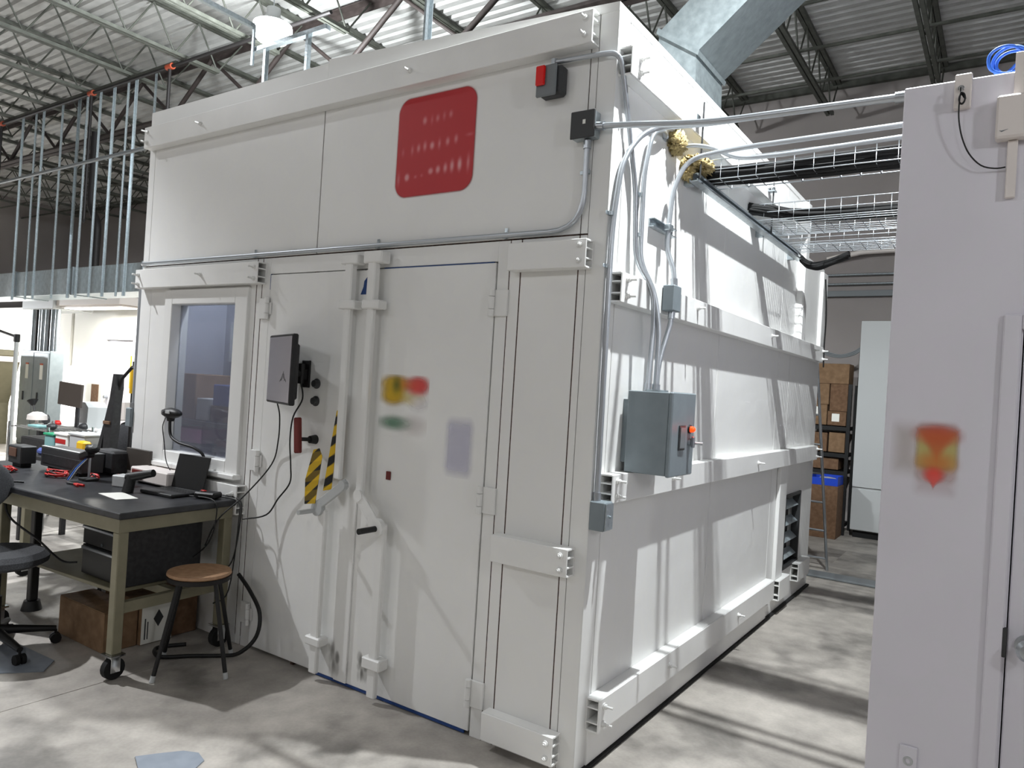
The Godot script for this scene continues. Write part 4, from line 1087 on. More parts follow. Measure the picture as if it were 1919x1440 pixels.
func bench_area() -> void:
	var b: MB
	# workbench, turned slightly; built in its own axes and then placed
	O = Vector3.ZERO
	var t := Node3D.new()
	t.name = "workbench"
	add_child(t, true)
	t.position = V(-2.223, 0, 0.757)
	t.rotation.y = deg_to_rad(3.0)
	tag(t, "khaki steel workbench with a dark top on casters beside the chamber", "workbench")
	b = mb(); b.span(V(-2.3, 0.815, -0.70), V(0, 0.85, 0), 0.005); part("bench_top", b, M.benchtop, t)
	b = mb(); b.span(V(-2.28, 0.745, -0.05), V(-0.02, 0.814, -0.012)); b.span(V(-2.28, 0.745, -0.69), V(-0.02, 0.814, -0.65)); b.span(V(-0.06, 0.745, -0.65), V(-0.02, 0.814, -0.05)); b.span(V(-2.28, 0.745, -0.65), V(-2.24, 0.814, -0.05)); part("apron", b, M.khaki, t)
	for x in [-0.045, -1.225, -2.25]:
		for z in [-0.04, -0.665]:
			b = mb(); b.span(V(x - 0.027, 0.13, z - 0.027), V(x + 0.027, 0.745, z + 0.027), 0.004)
			var lg := part("leg", b, M.khaki, t)
			caster(lg, x, z, 0.13)
	for x in [-0.045, -1.225]:
		b = mb(); b.span(V(x - 0.02, 0.33, -0.638), V(x + 0.02, 0.385, -0.068)); part("side_rail", b, M.khaki, t)
	b = mb(); b.span(V(-1.45, 0.06, -0.35), V(-1.40, 0.745, -0.30), 0.005); b.cyl(V(-1.425, 0.0, -0.325), V(-1.425, 0.06, -0.325), 0.06, 0.045, 14); part("support_column", b, M.black, t)
	b = mb(); b.span(V(-1.2, 0.385, -0.62), V(-0.19, 0.405, -0.12), 0.003); b.span(V(-1.2, 0.34, -0.4), V(-0.07, 0.384, -0.36)); part("lower_shelf", b, M.khaki, t)
	# drawer unit on the lower shelf
	t = thing("drawer_cabinet", V(-2.63, 0.405, 0.42), "black drawer cabinet with steel handles under the workbench", "cabinet")
	b = mb(); b.span(V(-2.86, 0.4055, 0.16), V(-2.42, 0.74, 0.60), 0.006); part("body", b, M.charcoal, t)
	for q in [[0.412, 0.575], [0.58, 0.69], [0.694, 0.736]]:
		b = mb(); b.span(V(-2.855, q[0], 0.601), V(-2.425, q[1], 0.615), 0.003); var dr := part("drawer", b, M.black, t)
		b = mb(); b.box(V(-2.64, q[1] - 0.014, 0.624), V(0.4, 0.018, 0.016), 0.004); part("handle", b, M.steel, dr, "brushed steel handle strip")
	b = mb(); b.cyl(V(-2.64, 0.6, 0.616), V(-2.64, 0.6, 0.622), 0.009, -1, 12); part("lock", b, M.chrome, t)
	# cartons under it
	carton(-3.12, -2.62, 0.001, 0.225, 0.40, 0.594, M.carton, "brown carton on the floor under the front of the workbench")
	t = carton(-3.0, -2.60, 0.001, 0.25, 0.20, 0.395, M.carton, "carton with a white printed side on the floor under the workbench")
	b = mb(); b.span(V(-2.5995, 0.005, 0.205), V(-2.598, 0.24, 0.39)); var wl := part("white_side", b, M.paper, t, "white printed carton side")
	b = mb(); b.prism(V(-2.5975, 0.14, 0.29), [Vector2(0, -0.05), Vector2(0.03, 0), Vector2(0, 0.05), Vector2(-0.03, 0)], 0.001, Basis(V(0, 0, -1), V(0, 1, 0), V(1, 0, 0))); b.span(V(-2.598, 0.03, 0.35), V(-2.597, 0.13, 0.356)); b.span(V(-2.598, 0.03, 0.365), V(-2.597, 0.15, 0.372)); part("printed_sign", b, M.darkgrey, wl)
	carton(-2.95, -2.62, 0.001, 0.26, 0.03, 0.19, M.carton2, "dark brown carton at the back under the workbench")
	# stool
	t = thing("stool", V(-2.11, 0, 0.37), "low round stool with a wooden seat and black legs before the bench", "stool")
	b = mb(); b.lathe(V(-2.11, 0, 0.37), [Vector2(0, 0.50), Vector2(0.155, 0.50), Vector2(0.163, 0.508), Vector2(0.16, 0.52), Vector2(0.14, 0.524), Vector2(0, 0.522)], 32); part("seat", b, M.wood, t)
	b = mb(); b.lathe(V(-2.11, 0, 0.37), [Vector2(0.10, 0.47), Vector2(0.158, 0.475), Vector2(0.162, 0.499), Vector2(0.10, 0.499)], 28); part("seat_ring", b, M.iron, t)
	for k in 4:
		var a := 0.1 + k * PI / 2
		var d := V(sin(a), 0, cos(a))
		b = mb(); b.cyl(V(-2.11, 0.48, 0.37) + d * 0.125, V(-2.11, 0.03, 0.37) + d * 0.24, 0.011, -1, 10); var lg := part("leg", b, M.black, t)
		b = mb(); b.cyl(V(-2.11, 0.032, 0.37) + d * 0.24, V(-2.11, 0.0, 0.37) + d * 0.248, 0.0125, -1, 10); part("foot", b, M.palegrey, lg, "pale rubber foot")
	# task chair at the left edge
	var c := V(-3.06, 0, 0.95)
	t = thing("task_chair", c, "black fabric task chair on a five star caster base at the bench", "chair")
	b = mb(); b.lathe(c, [Vector2(0, 0.47), Vector2(0.2, 0.47), Vector2(0.235, 0.49), Vector2(0.24, 0.52), Vector2(0.21, 0.545), Vector2(0, 0.535)], 28); part("seat", b, M.fabric, t)
	b = mb(); b.cyl(c + V(0, 0.1, 0), c + V(0, 0.3, 0), 0.028, -1, 12); b.cyl(c + V(0, 0.3, 0), c + V(0, 0.468, 0), 0.018, -1, 12); part("gas_column", b, M.black, t)
	for k in 5:
		var a := 0.35 + k * TAU / 5
		var d := V(sin(a), 0, cos(a))
		b = mb(); b.cyl(c + V(0, 0.12, 0), c + d * 0.29 + V(0, 0.08, 0), 0.028, 0.016, 8); var ft := part("base_leg", b, M.black, t)
		b = mb()
		var sd := d.cross(V(0, 1, 0))
		b.cyl(c + d * 0.29 + V(0, 0.028, 0) - sd * 0.025, c + d * 0.29 + V(0, 0.028, 0) - sd * 0.006, 0.028, -1, 12); b.cyl(c + d * 0.29 + V(0, 0.028, 0) + sd * 0.006, c + d * 0.29 + V(0, 0.028, 0) + sd * 0.025, 0.028, -1, 12); b.cyl(c + d * 0.29 + V(0, 0.04, 0), c + d * 0.29 + V(0, 0.075, 0), 0.007, -1, 8)
		part("caster", b, M.rubber, ft)
	b = mb(); b.tube(bend([c + V(-0.1, 0.46, 0.0), c + V(-0.27, 0.46, 0.02), c + V(-0.29, 0.75, 0.03)], 0.08), 0.014, 8); part("back_post", b, M.black, t)
	b = mb(); b.lump(c + V(-0.27, 0.86, 0.03), V(0.05, 0.15, 0.19), 0.05, 90); part("backrest", b, M.fabric, t)
	# -- on the bench top
	var y := 0.8505
	O = V(-2.7, y, 0.5); b = mb(); b.prism(V(-2.7, y + 0.001, 0.5), [Vector2(-0.15, 0.05), Vector2(0.1, 0.08), Vector2(0.125, -0.03), Vector2(-0.11, -0.07)], 0.002, Basis(V(1, 0, 0), V(0, 0, 1), V(0, -1, 0)))
	single("paper_sheet", b, M.paper, "white paper sheet at the front corner of the bench", "paper")
	t = thing("laptop", V(-2.6, y, 0.22), "open black laptop on the right end of the workbench", "laptop")
	var rl := Basis(V(0, 1, 0), 0.08)
	b = mb(); b.box(V(-2.64, y + 0.01, 0.235), V(0.29, 0.018, 0.21), 0.004, rl); var bs := part("base", b, M.charcoal, t)
	b = mb()
	for r in 4:
		b.box(V(-2.64, y + 0.0195, 0.235) + rl * V(0.0, 0, -0.07 + 0.025 * r), V(0.26, 0.002, 0.019), 0.0, rl)
	part("keys", b, M.black, bs)
	b = mb(); var hl := rl * Basis(V(1, 0, 0), -0.22)
	b.box(V(-2.64, y + 0.02, 0.235) + rl * V(0, 0, -0.105) + hl * V(0, 0.1, 0), V(0.29, 0.205, 0.008), 0.003, hl); part("lid", b, M.black, t)
	t = thing("handset", V(-2.8, y, 0.4), "black hand-held scanner propped up behind the paper sheet", "scanner")
	b = mb(); b.cyl(V(-2.80, y, 0.41), V(-2.80, y + 0.10, 0.39), 0.032, 0.028, 14); part("grip", b, M.black, t)
	b = mb(); b.cyl(V(-2.82, y + 0.085, 0.40), V(-2.66, y + 0.125, 0.34), 0.028, 0.022, 14); part("head", b, M.black, t)
	t = thing("bench_instrument", V(-3.0, y, 0.1), "white bench instrument box with red front beside the laptop", "instrument")
	b = mb(); b.box(V(-3.0, y + 0.055, 0.1), V(0.42, 0.085, 0.15), 0.008); part("case", b, M.pvc, t)
	b = mb(); b.box(V(-3.12, y + 0.055, 0.18), V(0.11, 0.06, 0.01), 0.002); part("front_plate", b, M.brick_red, t, "dark red front plate")
	for q in [-0.13, 0.13]:
		b = mb(); b.box(V(-3.0 + q, y + 0.0062, 0.1), V(0.02, 0.012, 0.12), 0.001); part("foot", b, M.black, t)
	O = V(-3.03, y, 0.31); b = mb(); b.box(V(-3.03, y + 0.035, 0.31), V(0.1, 0.07, 0.09), 0.006, Basis(V(0, 1, 0), 0.3)); single("small_white_box", b, M.palegrey, "small pale box left of the scanner on the bench", "box")
	t = thing("bench_monitor", V(-3.32, y, 0.05), "upright dark grey monitor at the back of the bench", "monitor")
	b = mb(); b.box(V(-3.32, y + 0.115, 0.06), V(0.29, 0.15, 0.018), 0.003); part("screen_body", b, mat(Color(0.25, 0.23, 0.21), 0.5), t)
	b = mb(); b.box(V(-3.32, y + 0.025, 0.05), V(0.1, 0.05, 0.012), 0.002); b.box(V(-3.32, y + 0.004, 0.06), V(0.14, 0.008, 0.09), 0.002); part("stand", b, M.black, t)
	t = thing("scope_meter", V(-3.56, y, 0.12), "black box instrument with a sloped front in the middle of the bench", "instrument")
	b = mb(); b.box(V(-3.58, y + 0.085, 0.1), V(0.27, 0.15, 0.13), 0.012); part("case", b, M.charcoal, t)
	b = mb(); b.box(V(-3.62, y + 0.09, 0.168), V(0.15, 0.1, 0.01), 0.003); part("front_plate", b, M.darkgrey, t)
	b = mb(); b.box(V(-3.58, y + 0.0052, 0.1), V(0.2, 0.01, 0.1)); part("foot", b, M.black, t)
	# long power supply on the bench, its little neighbour
	t = thing("power_supply", V(-3.72, y, 0.27), "long dark grey rack instrument standing on the left of the bench", "instrument")
	b = mb(); b.box(V(-3.77, y + 0.085, 0.27), V(0.56, 0.13, 0.14), 0.005); part("case", b, M.darkgrey, t)
	b = mb(); b.box(V(-3.76, y + 0.075, 0.342), V(0.52, 0.06, 0.004), 0.001); part("front_band", b, M.charcoal, t)
	b = mb(); b.box(V(-3.77, y + 0.153, 0.33), V(0.55, 0.005, 0.02), 0.001); part("top_edge", b, M.palegrey, t)
	b = mb()
	for q in [-0.2, 0.2]: b.box(V(-3.75 + q, y + 0.01, 0.27), V(0.03, 0.02, 0.12), 0.001)
	part("foot", b, M.black, t)
	t = thing("load_unit", V(-4.13, y, 0.42), "small dark unit with a brownish front at the left bench edge", "instrument")
	b = mb(); b.box(V(-4.18, y + 0.085, 0.40), V(0.19, 0.12, 0.1), 0.006); part("case", b, M.darkgrey, t)
	b = mb(); b.box(V(-4.2, y + 0.1, 0.453), V(0.11, 0.06, 0.006), 0.002); part("front_plate", b, mat(Color(0.4, 0.28, 0.22), 0.5), t)
	b = mb(); b.box(V(-4.18, y + 0.0127, 0.40), V(0.12, 0.025, 0.07), 0.002); part("foot", b, M.black, t)
	# clamp stand with probes
	t = thing("clamp_stand", V(-3.35, y, 0.36), "black clamp stand with jointed arms and probes on the bench", "stand")
	b = mb(); b.box(V(-3.35, y + 0.008, 0.36), V(0.1, 0.016, 0.08), 0.003); part("foot_plate", b, M.black, t)
	b = mb(); b.cyl(V(-3.35, y + 0.016, 0.36), V(-3.35, y + 0.2, 0.36), 0.008, -1, 10); part("post", b, M.steel, t)
	b = mb(); b.box(V(-3.37, y + 0.16, 0.37), V(0.1, 0.05, 0.06), 0.01, Basis(V(0, 0, 1), 0.3)); b.lump(V(-3.33, y + 0.2, 0.36), V(0.05, 0.03, 0.04), 0.4, 95, 8); part("clamp_head", b, M.black, t)
	b = mb(); b.cyl(V(-3.33, y + 0.2, 0.37), V(-3.28, y + 0.225, 0.37), 0.014, -1, 10); part("lens", b, M.palegrey, t)
	for k in 3:
		b = mb(); b.tube([V(-3.37 + 0.015 * k, y + 0.14, 0.38), V(-3.39 + 0.02 * k, y + 0.08, 0.43), V(-3.38 + 0.02 * k, y + 0.01, 0.48)], 0.004, 6); part("probe", b, [M.darkgrey, M.cable_blue, M.steel][k], t)
	t = thing("pliers", V(-3.2, y, 0.51), "red handled pliers lying on the bench top", "pliers")
	b = mb(); b.tube([V(-3.2, y + 0.008, 0.51), V(-3.12, y + 0.008, 0.50)], 0.008, 6); b.tube([V(-3.2, y + 0.008, 0.515), V(-3.13, y + 0.008, 0.53)], 0.008, 6); part("handle", b, M.red, t, "red handles")
	b = mb(); b.tube([V(-3.2, y + 0.008, 0.512), V(-3.27, y + 0.008, 0.525)], 0.007, 6); part("jaw", b, M.darkgrey, t)
	# heaps of red leads
	for q in [[-3.60, 0.43, 6, 0.13, "tangle of red test leads before the long rack instrument", 101], [-3.27, 0.19, 4, 0.06, "red leads plugged in beside the white bench instrument", 102], [-3.95, 0.58, 4, 0.09, "red leads trailing over the left edge of the bench top", 103], [-3.40, 0.30, 3, 0.05, "red and dark leads behind the clamp stand", 104]]:
		var rg := RandomNumberGenerator.new()
		rg.seed = q[5]
		t = thing("test_leads", V(q[0], y, q[1]), q[4], "cables")
		for k in q[2]:
			var pts := []
			var ph := rg.randf() * TAU
			for i in 12:
				var a := ph + i * 0.75
				pts.append(V(q[0] + cos(a) * q[3] * rg.randf_range(0.4, 1.1), y + 0.005 + rg.randf() * 0.03, q[1] + sin(a) * q[3] * 0.5 * rg.randf_range(0.4, 1.1)))
			b = mb(); b.tube(smooth(pts, 4), 0.0045, 6); part("lead", b, M.red if k % 3 < 2 else M.black, t)
	# webcam on a gooseneck
	t = thing("webcam", V(-2.66, y, 0.06), "black webcam on a gooseneck stand before the window", "camera")
	b = mb(); b.tube(smooth([V(-2.62, y + 0.03, 0.06), V(-2.60, 1.05, 0.06), V(-2.65, 1.11, 0.09), V(-2.78, 1.135, 0.12), V(-2.87, 1.17, 0.12), V(-2.89, 1.24, 0.12), V(-2.885, 1.28, 0.12)]), 0.009, 8); part("gooseneck", b, M.black, t)
	b = mb(); b.cyl(V(-2.62, y, 0.06), V(-2.62, y + 0.03, 0.06), 0.05, 0.04, 16); part("clamp_base", b, M.black, t)
	b = mb(); b.lump(V(-2.88, 1.31, 0.12), V(0.095, 0.032, 0.04), 0.12, 97, 12); b.cyl(V(-2.885, 1.26, 0.12), V(-2.885, 1.3, 0.12), 0.02, 0.03, 10); part("camera_body", b, M.black, t)
	b = mb(); b.box(V(-2.86, 1.318, 0.159), V(0.045, 0.02, 0.006), 0.003); part("label_plate", b, M.palegrey, t)
	O = V(-2.95, 0.9, 0.1); b = mb(); b.tube(smooth([V(-2.93, 1.29, 0.12), V(-3.0, 1.22, 0.1), V(-2.99, 1.12, 0.09), V(-2.97, 1.0, 0.08), V(-2.9, 0.93, 0.08), V(-2.86, 0.87, 0.07)]), 0.003, 6)
	single("webcam_cable", b, M.black, "thin black cable dropping from the webcam to the bench", "cable")
	t = thing("power_adapter", V(-2.38, y, 0.17), "black adapter block with a red light at the bench end", "adapter")
	b = mb(); b.box(V(-2.39, y + 0.02, 0.16), V(0.13, 0.035, 0.09), 0.008, Basis(V(0, 1, 0), 0.4)); part("block", b, M.black, t)
	b = mb(); b.box(V(-2.42, y + 0.041, 0.17), V(0.035, 0.006, 0.02), 0.002); part("indicator", b, M.red, t, "red indicator")
	# cords hanging off the back corner
	for q in [[-2.33, 0.06, 0.5, "cord hanging straight off the back corner of the workbench"], [-2.29, 0.1, 0.35, "cord sagging in a loop below the back corner of the workbench"], [-2.36, 0.2, 0.62, "short cord hanging off the right end of the workbench"]]:
		O = V(q[0], q[2], q[1])
		b = mb(); b.tube(smooth([V(q[0] - 0.12, y + 0.008, q[1] + 0.02), V(q[0] + 0.09, y + 0.005, q[1]), V(q[0] + 0.13, 0.75, q[1] + 0.01), V(q[0] + 0.09, q[2], q[1] + 0.02), V(q[0] - 0.03, q[2] - 0.1, q[1] + 0.03)]), 0.004, 6)
		single("hanging_cord", b, M.black, q[3], "cable")
	O = V(-3.5, 0.5, 0.7); b = mb(); b.tube(smooth([V(-3.42, y + 0.006, 0.70), V(-3.42, y + 0.002, 0.78), V(-3.42, 0.74, 0.79), V(-3.38, 0.65, 0.77), V(-3.2, 0.55, 0.7), V(-3.0, 0.46, 0.66), V(-2.9, 0.46, 0.62)]), 0.006, 6)
	single("front_cable", b, M.black, "black cable drooping over the front edge at the left leg of the bench", "cable")
	# sheets on the floor
	O = V(-1.35, 0.001, 0.9); b = mb(); b.prism(V(-1.35, 0.003, 0.95), [Vector2(-0.1, 0.1), Vector2(0.04, 0.16), Vector2(0.16, 0.0), Vector2(0.13, -0.06), Vector2(0.06, -0.08), Vector2(0.0, -0.05), Vector2(-0.05, 0.02)], 0.004, Basis(V(1, 0, 0), V(0, 0, 1), V(0, -1, 0)))
	single("floor_sheet", b, M.mat_sheet, "torn blue grey sheet on the floor at the bottom of the picture", "sheet")
	O = V(-2.8, 0.001, 0.95); b = mb(); b.prism(V(-2.72, 0.003, 1.02), [Vector2(-0.4, 0.22), Vector2(-0.12, 0.18), Vector2(0.13, -0.12), Vector2(0.02, -0.22), Vector2(-0.4, -0.2)], 0.004, Basis(V(1, 0, 0), V(0, 0, 1), V(0, -1, 0)))
	single("floor_sheet", b, M.mat_sheet, "blue grey sheet on the floor under the task chair", "sheet")

# ------------------------------------------------------------------ what stands beyond the bench
func back_left() -> void:
	var b: MB
	# office wall
	O = V(-14, 0, -4.6)
	b = mb(); b.span(V(-21.9, 0, -4.6), V(-12.86, 2.68, -4.5)); b.span(V(-11.75, 0, -4.6), V(-5.0, 2.68, -4.5)); b.span(V(-12.86, 2.1, -4.6), V(-11.75, 2.68, -4.5))
	setting("wall_office", b, M.office, "bright white office wall beyond the benches")
	b = mb(); b.span(V(-12.78, 0.01, -4.58), V(-11.83, 2.03, -4.53), 0.004); var d := setting("door_1", b, M.white2, "white office door beyond the benches")
	b = mb(); b.span(V(-12.86, 0, -4.6), V(-12.79, 2.1, -4.48)); b.span(V(-11.82, 0, -4.6), V(-11.75, 2.1, -4.48)); b.span(V(-12.79, 2.035, -4.6), V(-11.82, 2.1, -4.48)); part("door_frame", b, M.trim, d)
	b = mb(); b.cyl(V(-12.7, 0.95, -4.53), V(-12.7, 0.95, -4.46), 0.03, -1, 12); part("door_knob", b, M.steel, d)
	for q in [[-13.1, 0.98, 0.13, 0.19, M.carton2, "brown picture card on the office wall left of the door"], [-11.9, 1.45, 0.045, 0.3, M.yellow, "tall yellow notice on the right side of the office door"]]:
		O = V(q[0], q[1], -4.49); b = mb(); b.span(V(q[0] - q[2], q[1] - q[3], -4.5 if q[0] < -13 else -4.53), V(q[0] + q[2], q[1] + q[3], -4.487 if q[0] < -13 else -4.517), 0.003); single("wall_card", b, q[4], q[5], "notice")
	# electrical cabinet with risers
	var t := thing("electrical_cabinet", V(-13.1, 0, -3.7), "tall grey electrical cabinet with label plates before the office wall", "cabinet")
	b = mb(); b.span(V(-13.9, 0.0, -3.76), V(-12.78, 1.74, -3.52), 0.01); part("body", b, M.boxgrey, t)
	for q in [[-13.88, -13.36], [-13.34, -12.80]]:
		b = mb(); b.span(V(q[0], 0.1, -3.519), V(q[1], 1.7, -3.5), 0.005); var dd := part("door", b, M.boxgrey, t)
		b = mb(); b.span(V(q[1] - 0.28, 1.22, -3.4995), V(q[1] - 0.17, 1.48, -3.494)); part("label_plate", b, M.paper, dd)
		b = mb(); b.span(V(q[1] - 0.28, 1.48, -3.4995), V(q[1] - 0.17, 1.51, -3.494)); part("label_head", b, M.orange, dd)
		b = mb(); b.span(V(q[1] - 0.34, 0.82, -3.4995), V(q[1] - 0.31, 0.98, -3.48), 0.003); part("handle", b, M.darkgrey, dd)
	for k in 8:
		var x := -13.74 + 0.125 * k
		O = V(x, 1.74, -3.65); b = mb(); b.cyl(V(x, 1.742, -3.65), V(x, 2.5, -3.65), 0.045 if k % 3 else 0.06, -1, 10)
		single("riser_conduit", b, M.galv if k % 4 != 1 else M.iron, "%s conduit from the left of the row rising from the electrical cabinet" % ["first", "second", "third", "fourth", "fifth", "sixth", "seventh", "eighth"][k], "conduit", "risers above the electrical cabinet")
	t = thing("cable_trough", V(-12.5, 2.5, -3.6), "pale grey trough and white rail under the big level duct", "trough")
	b = mb(); b.span(V(-13.95, 2.5, -4.2), V(-12.75, 2.75, -3.5), 0.006); part("trough", b, M.palegrey, t)
	b = mb(); b.span(V(-12.74, 2.56, -4.0), V(-10.6, 2.7, -3.55), 0.006); part("rail", b, M.pvc, t)
	t = thing("strip_lamp", V(-11.6, 2.5, -3.8), "bright strip lamp under the white rail before the office wall", "lamp")
	b = mb(); b.span(V(-12.7, 2.53, -3.95), V(-10.65, 2.559, -3.6), 0.004); part("housing", b, M.pvc, t)
	b = mb(); b.span(V(-12.65, 2.515, -3.9), V(-10.7, 2.53, -3.65), 0.003); part("lens", b, glow(Color(1.0, 0.99, 0.96), 3.0), t)
	var al := AreaLight3D.new()
	al.name = "light"; al.area_size = Vector2(1.95, 0.25); al.light_energy = 16.0; al.light_color = Color(1.0, 0.99, 0.96); al.area_range = 40.0; al.shadow_enabled = true
	al.rotation = V(-PI / 2, 0, 0); al.position = V(-0.075, 0.01, 0.02)
	t.add_child(al)
	O = V(-16, 1.9, -4.2); b = mb(); b.span(V(-16.6, 1.5, -4.499), V(-14.1, 2.66, -4.46), 0.004); single("white_board", b, M.office, "white board panel left of the electrical cabinet", "board")
	t = thing("boom_arm", V(-10.85, 0, -2.2), "black boom arm on a pale post at the left edge of the picture", "arm")
	b = mb(); b.cyl(V(-10.85, 0, -2.2), V(-10.85, 1.82, -2.2), 0.03, -1, 10); b.cyl(V(-10.85, 0, -2.2), V(-10.85, 0.03, -2.2), 0.16, -1, 16); part("post", b, M.palegrey, t)
	b = mb(); b.box(V(-10.85, 1.88, -2.2), V(0.07, 0.12, 0.07), 0.01); b.cyl(V(-10.87, 1.9, -2.2), V(-11.7, 2.02, -2.2), 0.02, -1, 8); part("arm", b, M.black, t)
	# khaki machine at the left edge
	t = thing("khaki_machine", V(-13.9, 0, -2.9), "khaki machine hood with a white rim at the left edge of the picture", "machine")
	b = mb(); b.prism(V(-14.1, 0, -2.9), [Vector2(-0.9, 0.0), Vector2(0.35, 0.0), Vector2(0.35, 0.75), Vector2(0.7, 1.5), Vector2(-0.9, 1.5)], 0.8); part("hood", b, M.khaki, t)
	b = mb(); b.span(V(-15.0, 1.5, -3.3), V(-13.38, 1.6, -2.48), 0.01); part("rim", b, M.pvc, t)
	b = mb(); b.span(V(-15.0, 1.6, -3.3), V(-13.45, 1.72, -2.5), 0.02); part("cap", b, M.khaki, t)
	b = mb(); b.span(V(-14.2, 0.3, -2.499), V(-13.6, 0.55, -2.48)); part("panel", b, M.yellow, t)
	# big level duct on trapeze struts
	t = thing("level_duct", V(-10, 2.55, -2.5), "long galvanised duct hanging level above the left background", "duct")
	for k in 9:
		var x0 := -21.0 + 1.85 * k
		b = mb(); b.span(V(x0, 2.56, -2.98), V(x0 + 1.82, 2.945, -2.5), 0.004); var s := part("duct_section", b, M.duct, t)
		b = mb(); b.span(V(x0 + 1.8, 2.545, -2.995), V(x0 + 1.85, 2.96, -2.485), 0.003); part("seam_flange", b, M.galv, s)
	for q in [[-12.6, 0.006, "far left"], [-11.75, 0.012, "bright leftmost"], [-11.3, 0.005, "thin leftmost"], [-11.05, 0.01, "slightly leaning"], [-10.45, 0.005, "thin wavering"], [-9.95, 0.02, "wide left"], [-9.72, 0.006, "thin doubled"], [-9.35, 0.008, "narrow middle"], [-8.98, 0.016, "bright middle"], [-8.62, 0.005, "thin right"], [-8.42, 0.018, "bright right"], [-7.95, 0.005, "last thin"]]:
		O = V(q[0], 2.96, -2.46)
		b = mb(); b.span(V(q[0] - q[1], 2.5, -2.47), V(q[0] + q[1], 5.405, -2.455)); b.span(V(q[0] - q[1], 2.5, -2.455), V(q[0] - q[1] + 0.004, 5.405, -2.44))
		single("hanger_strut", b, M.galv, "%s galvanised hanger strut dropping from the roof to the level duct" % q[2], "strut")
	O = V(-10.9, 3.0, -2.9); b = mb(); b.tube(bend([V(-11.0, 5.3, -3.2), V(-11.0, 4.1, -3.2), V(-10.75, 3.8, -3.2), V(-10.75, 2.95, -3.2)], 0.12), 0.06, 10)
	single("vent_pipe", b, M.iron, "black vent pipe with an offset bend behind the hanger struts", "pipe")
	# strut frame under the lamp
	t = thing("lamp_trapeze", V(-2.65, 3.24, -0.4), "galvanised strut trapeze standing on the chamber roof under the lamp", "strut")
	b = mb(); b.span(V(-3.0, 3.80, -0.42), V(-2.27, 3.83, -0.38)); part("top_rail", b, M.galv, t)
	for x in [-2.88, -2.45]:
		b = mb(); b.span(V(x - 0.012, 3.241, -0.415), V(x + 0.012, 3.80, -0.385)); part("upright", b, M.galv, t)
	b = mb(); b.span(V(-3.0, 3.70, -0.379), V(-2.98, 3.98, -0.365)); part("hanger", b, M.galv, t)
	b = mb(); b.span(V(-3.0, 3.95, -0.364), V(-2.97, 3.98, 3.0)); part("long_rail", b, M.galv, t)
	O = V(-1.42, 3.24, -0.4); b = mb(); b.span(V(-1.45, 3.35, -0.42), V(-1.435, 6.04, -0.39)); b.span(V(-1.435, 3.35, -0.42), V(-1.41, 6.04, -0.415)); b.span(V(-1.46, 3.241, -0.43), V(-1.40, 3.35, -0.38))
	single("roof_post", b, M.galv, "galvanised post rising from the chamber roof to the roof deck", "post")
	# second bench line: chrome rack cart
	t = thing("rack_cart", V(-6.25, 0, -0.7), "chrome wire rack cart behind the workbench at the left", "cart")
	for x in [-6.66, -5.86]:
		for z in [-0.9, -0.5]:
			b = mb(); b.cyl(V(x, 0.0, z), V(x, 0.97, z), 0.014, -1, 8); part("post", b, M.chrome, t)
	for y in [0.25, 0.62, 0.93]:
		b = mb()
		for k in 9: b.cyl(V(-6.66, y, -0.9 + 0.05 * k), V(-5.86, y, -0.9 + 0.05 * k), 0.005, -1, 5)
		for x in [-6.66, -6.26, -5.86]: b.cyl(V(x, y - 0.008, -0.9), V(x, y - 0.008, -0.5), 0.006, -1, 5)
		part("wire_shelf", b, M.chrome, t)
	O = V(-6.3, 0.626, -0.7); b = mb(); b.span(V(-6.5, 0.626, -0.86), V(-5.95, 0.84, -0.54), 0.01); single("dark_case", b, M.charcoal, "dark case on the middle shelf of the rack cart", "case")
	O = V(-6.3, 0.256, -0.7); b = mb(); b.span(V(-6.45, 0.256, -0.86), V(-6.0, 0.5, -0.54), 0.01); single("cardboard_carton", b, M.carton2, "brown carton on the bottom shelf of the rack cart", "carton")
	# rear bench
	t = thing("rear_bench", V(-5.6, 0, -1.3), "long pale topped bench behind the rack cart with small clutter", "bench")
	b = mb(); b.span(V(-7.2, 0.86, -1.6), V(-4.0, 0.90, -0.96), 0.004); part("bench_top", b, M.palegrey, t)
	for q in [[-7.15, -1.0], [-4.05, -1.0], [-7.15, -1.55], [-4.05, -1.55]]:
		b = mb(); b.span(V(q[0] - 0.03, 0, q[1] - 0.03), V(q[0] + 0.03, 0.86, q[1] + 0.03)); part("leg", b, M.charcoal, t)
	# clutter on cart and bench
	t = thing("desk_lamp", V(-6.62, 0.936, -0.7), "white domed desk lamp with a black head on the rack cart", "lamp")
	b = mb(); b.lathe(V(-6.56, 0.936, -0.7), [Vector2(0.05, 0), Vector2(0.05, 0.012), Vector2(0.015, 0.02), Vector2(0.015, 0.05), Vector2(0.09, 0.055), Vector2(0.085, 0.1), Vector2(0.04, 0.13), Vector2(0, 0.135)], 18); part("dome", b, M.pvc, t)
	b = mb(); b.cyl(V(-6.6, 1.05, -0.7), V(-6.66, 1.14, -0.7), 0.008, -1, 8); b.cyl(V(-6.66, 1.13, -0.7), V(-6.68, 1.175, -0.7), 0.02, 0.05, 12); part("black_head", b, M.black, t)
	t = thing("tilted_monitor", V(-6.6, 0.90, -1.05), "brown grey tilted monitor on a stand on the rear bench", "monitor")
	b = mb(); b.box(V(-6.62, 1.245, -1.03), V(0.40, 0.24, 0.025), 0.005, Basis(V(0, 1, 0), 0.1) * Basis(V(0, 0, 1), -0.05)); part("screen", b, mat(Color(0.27, 0.24, 0.22), 0.5), t)
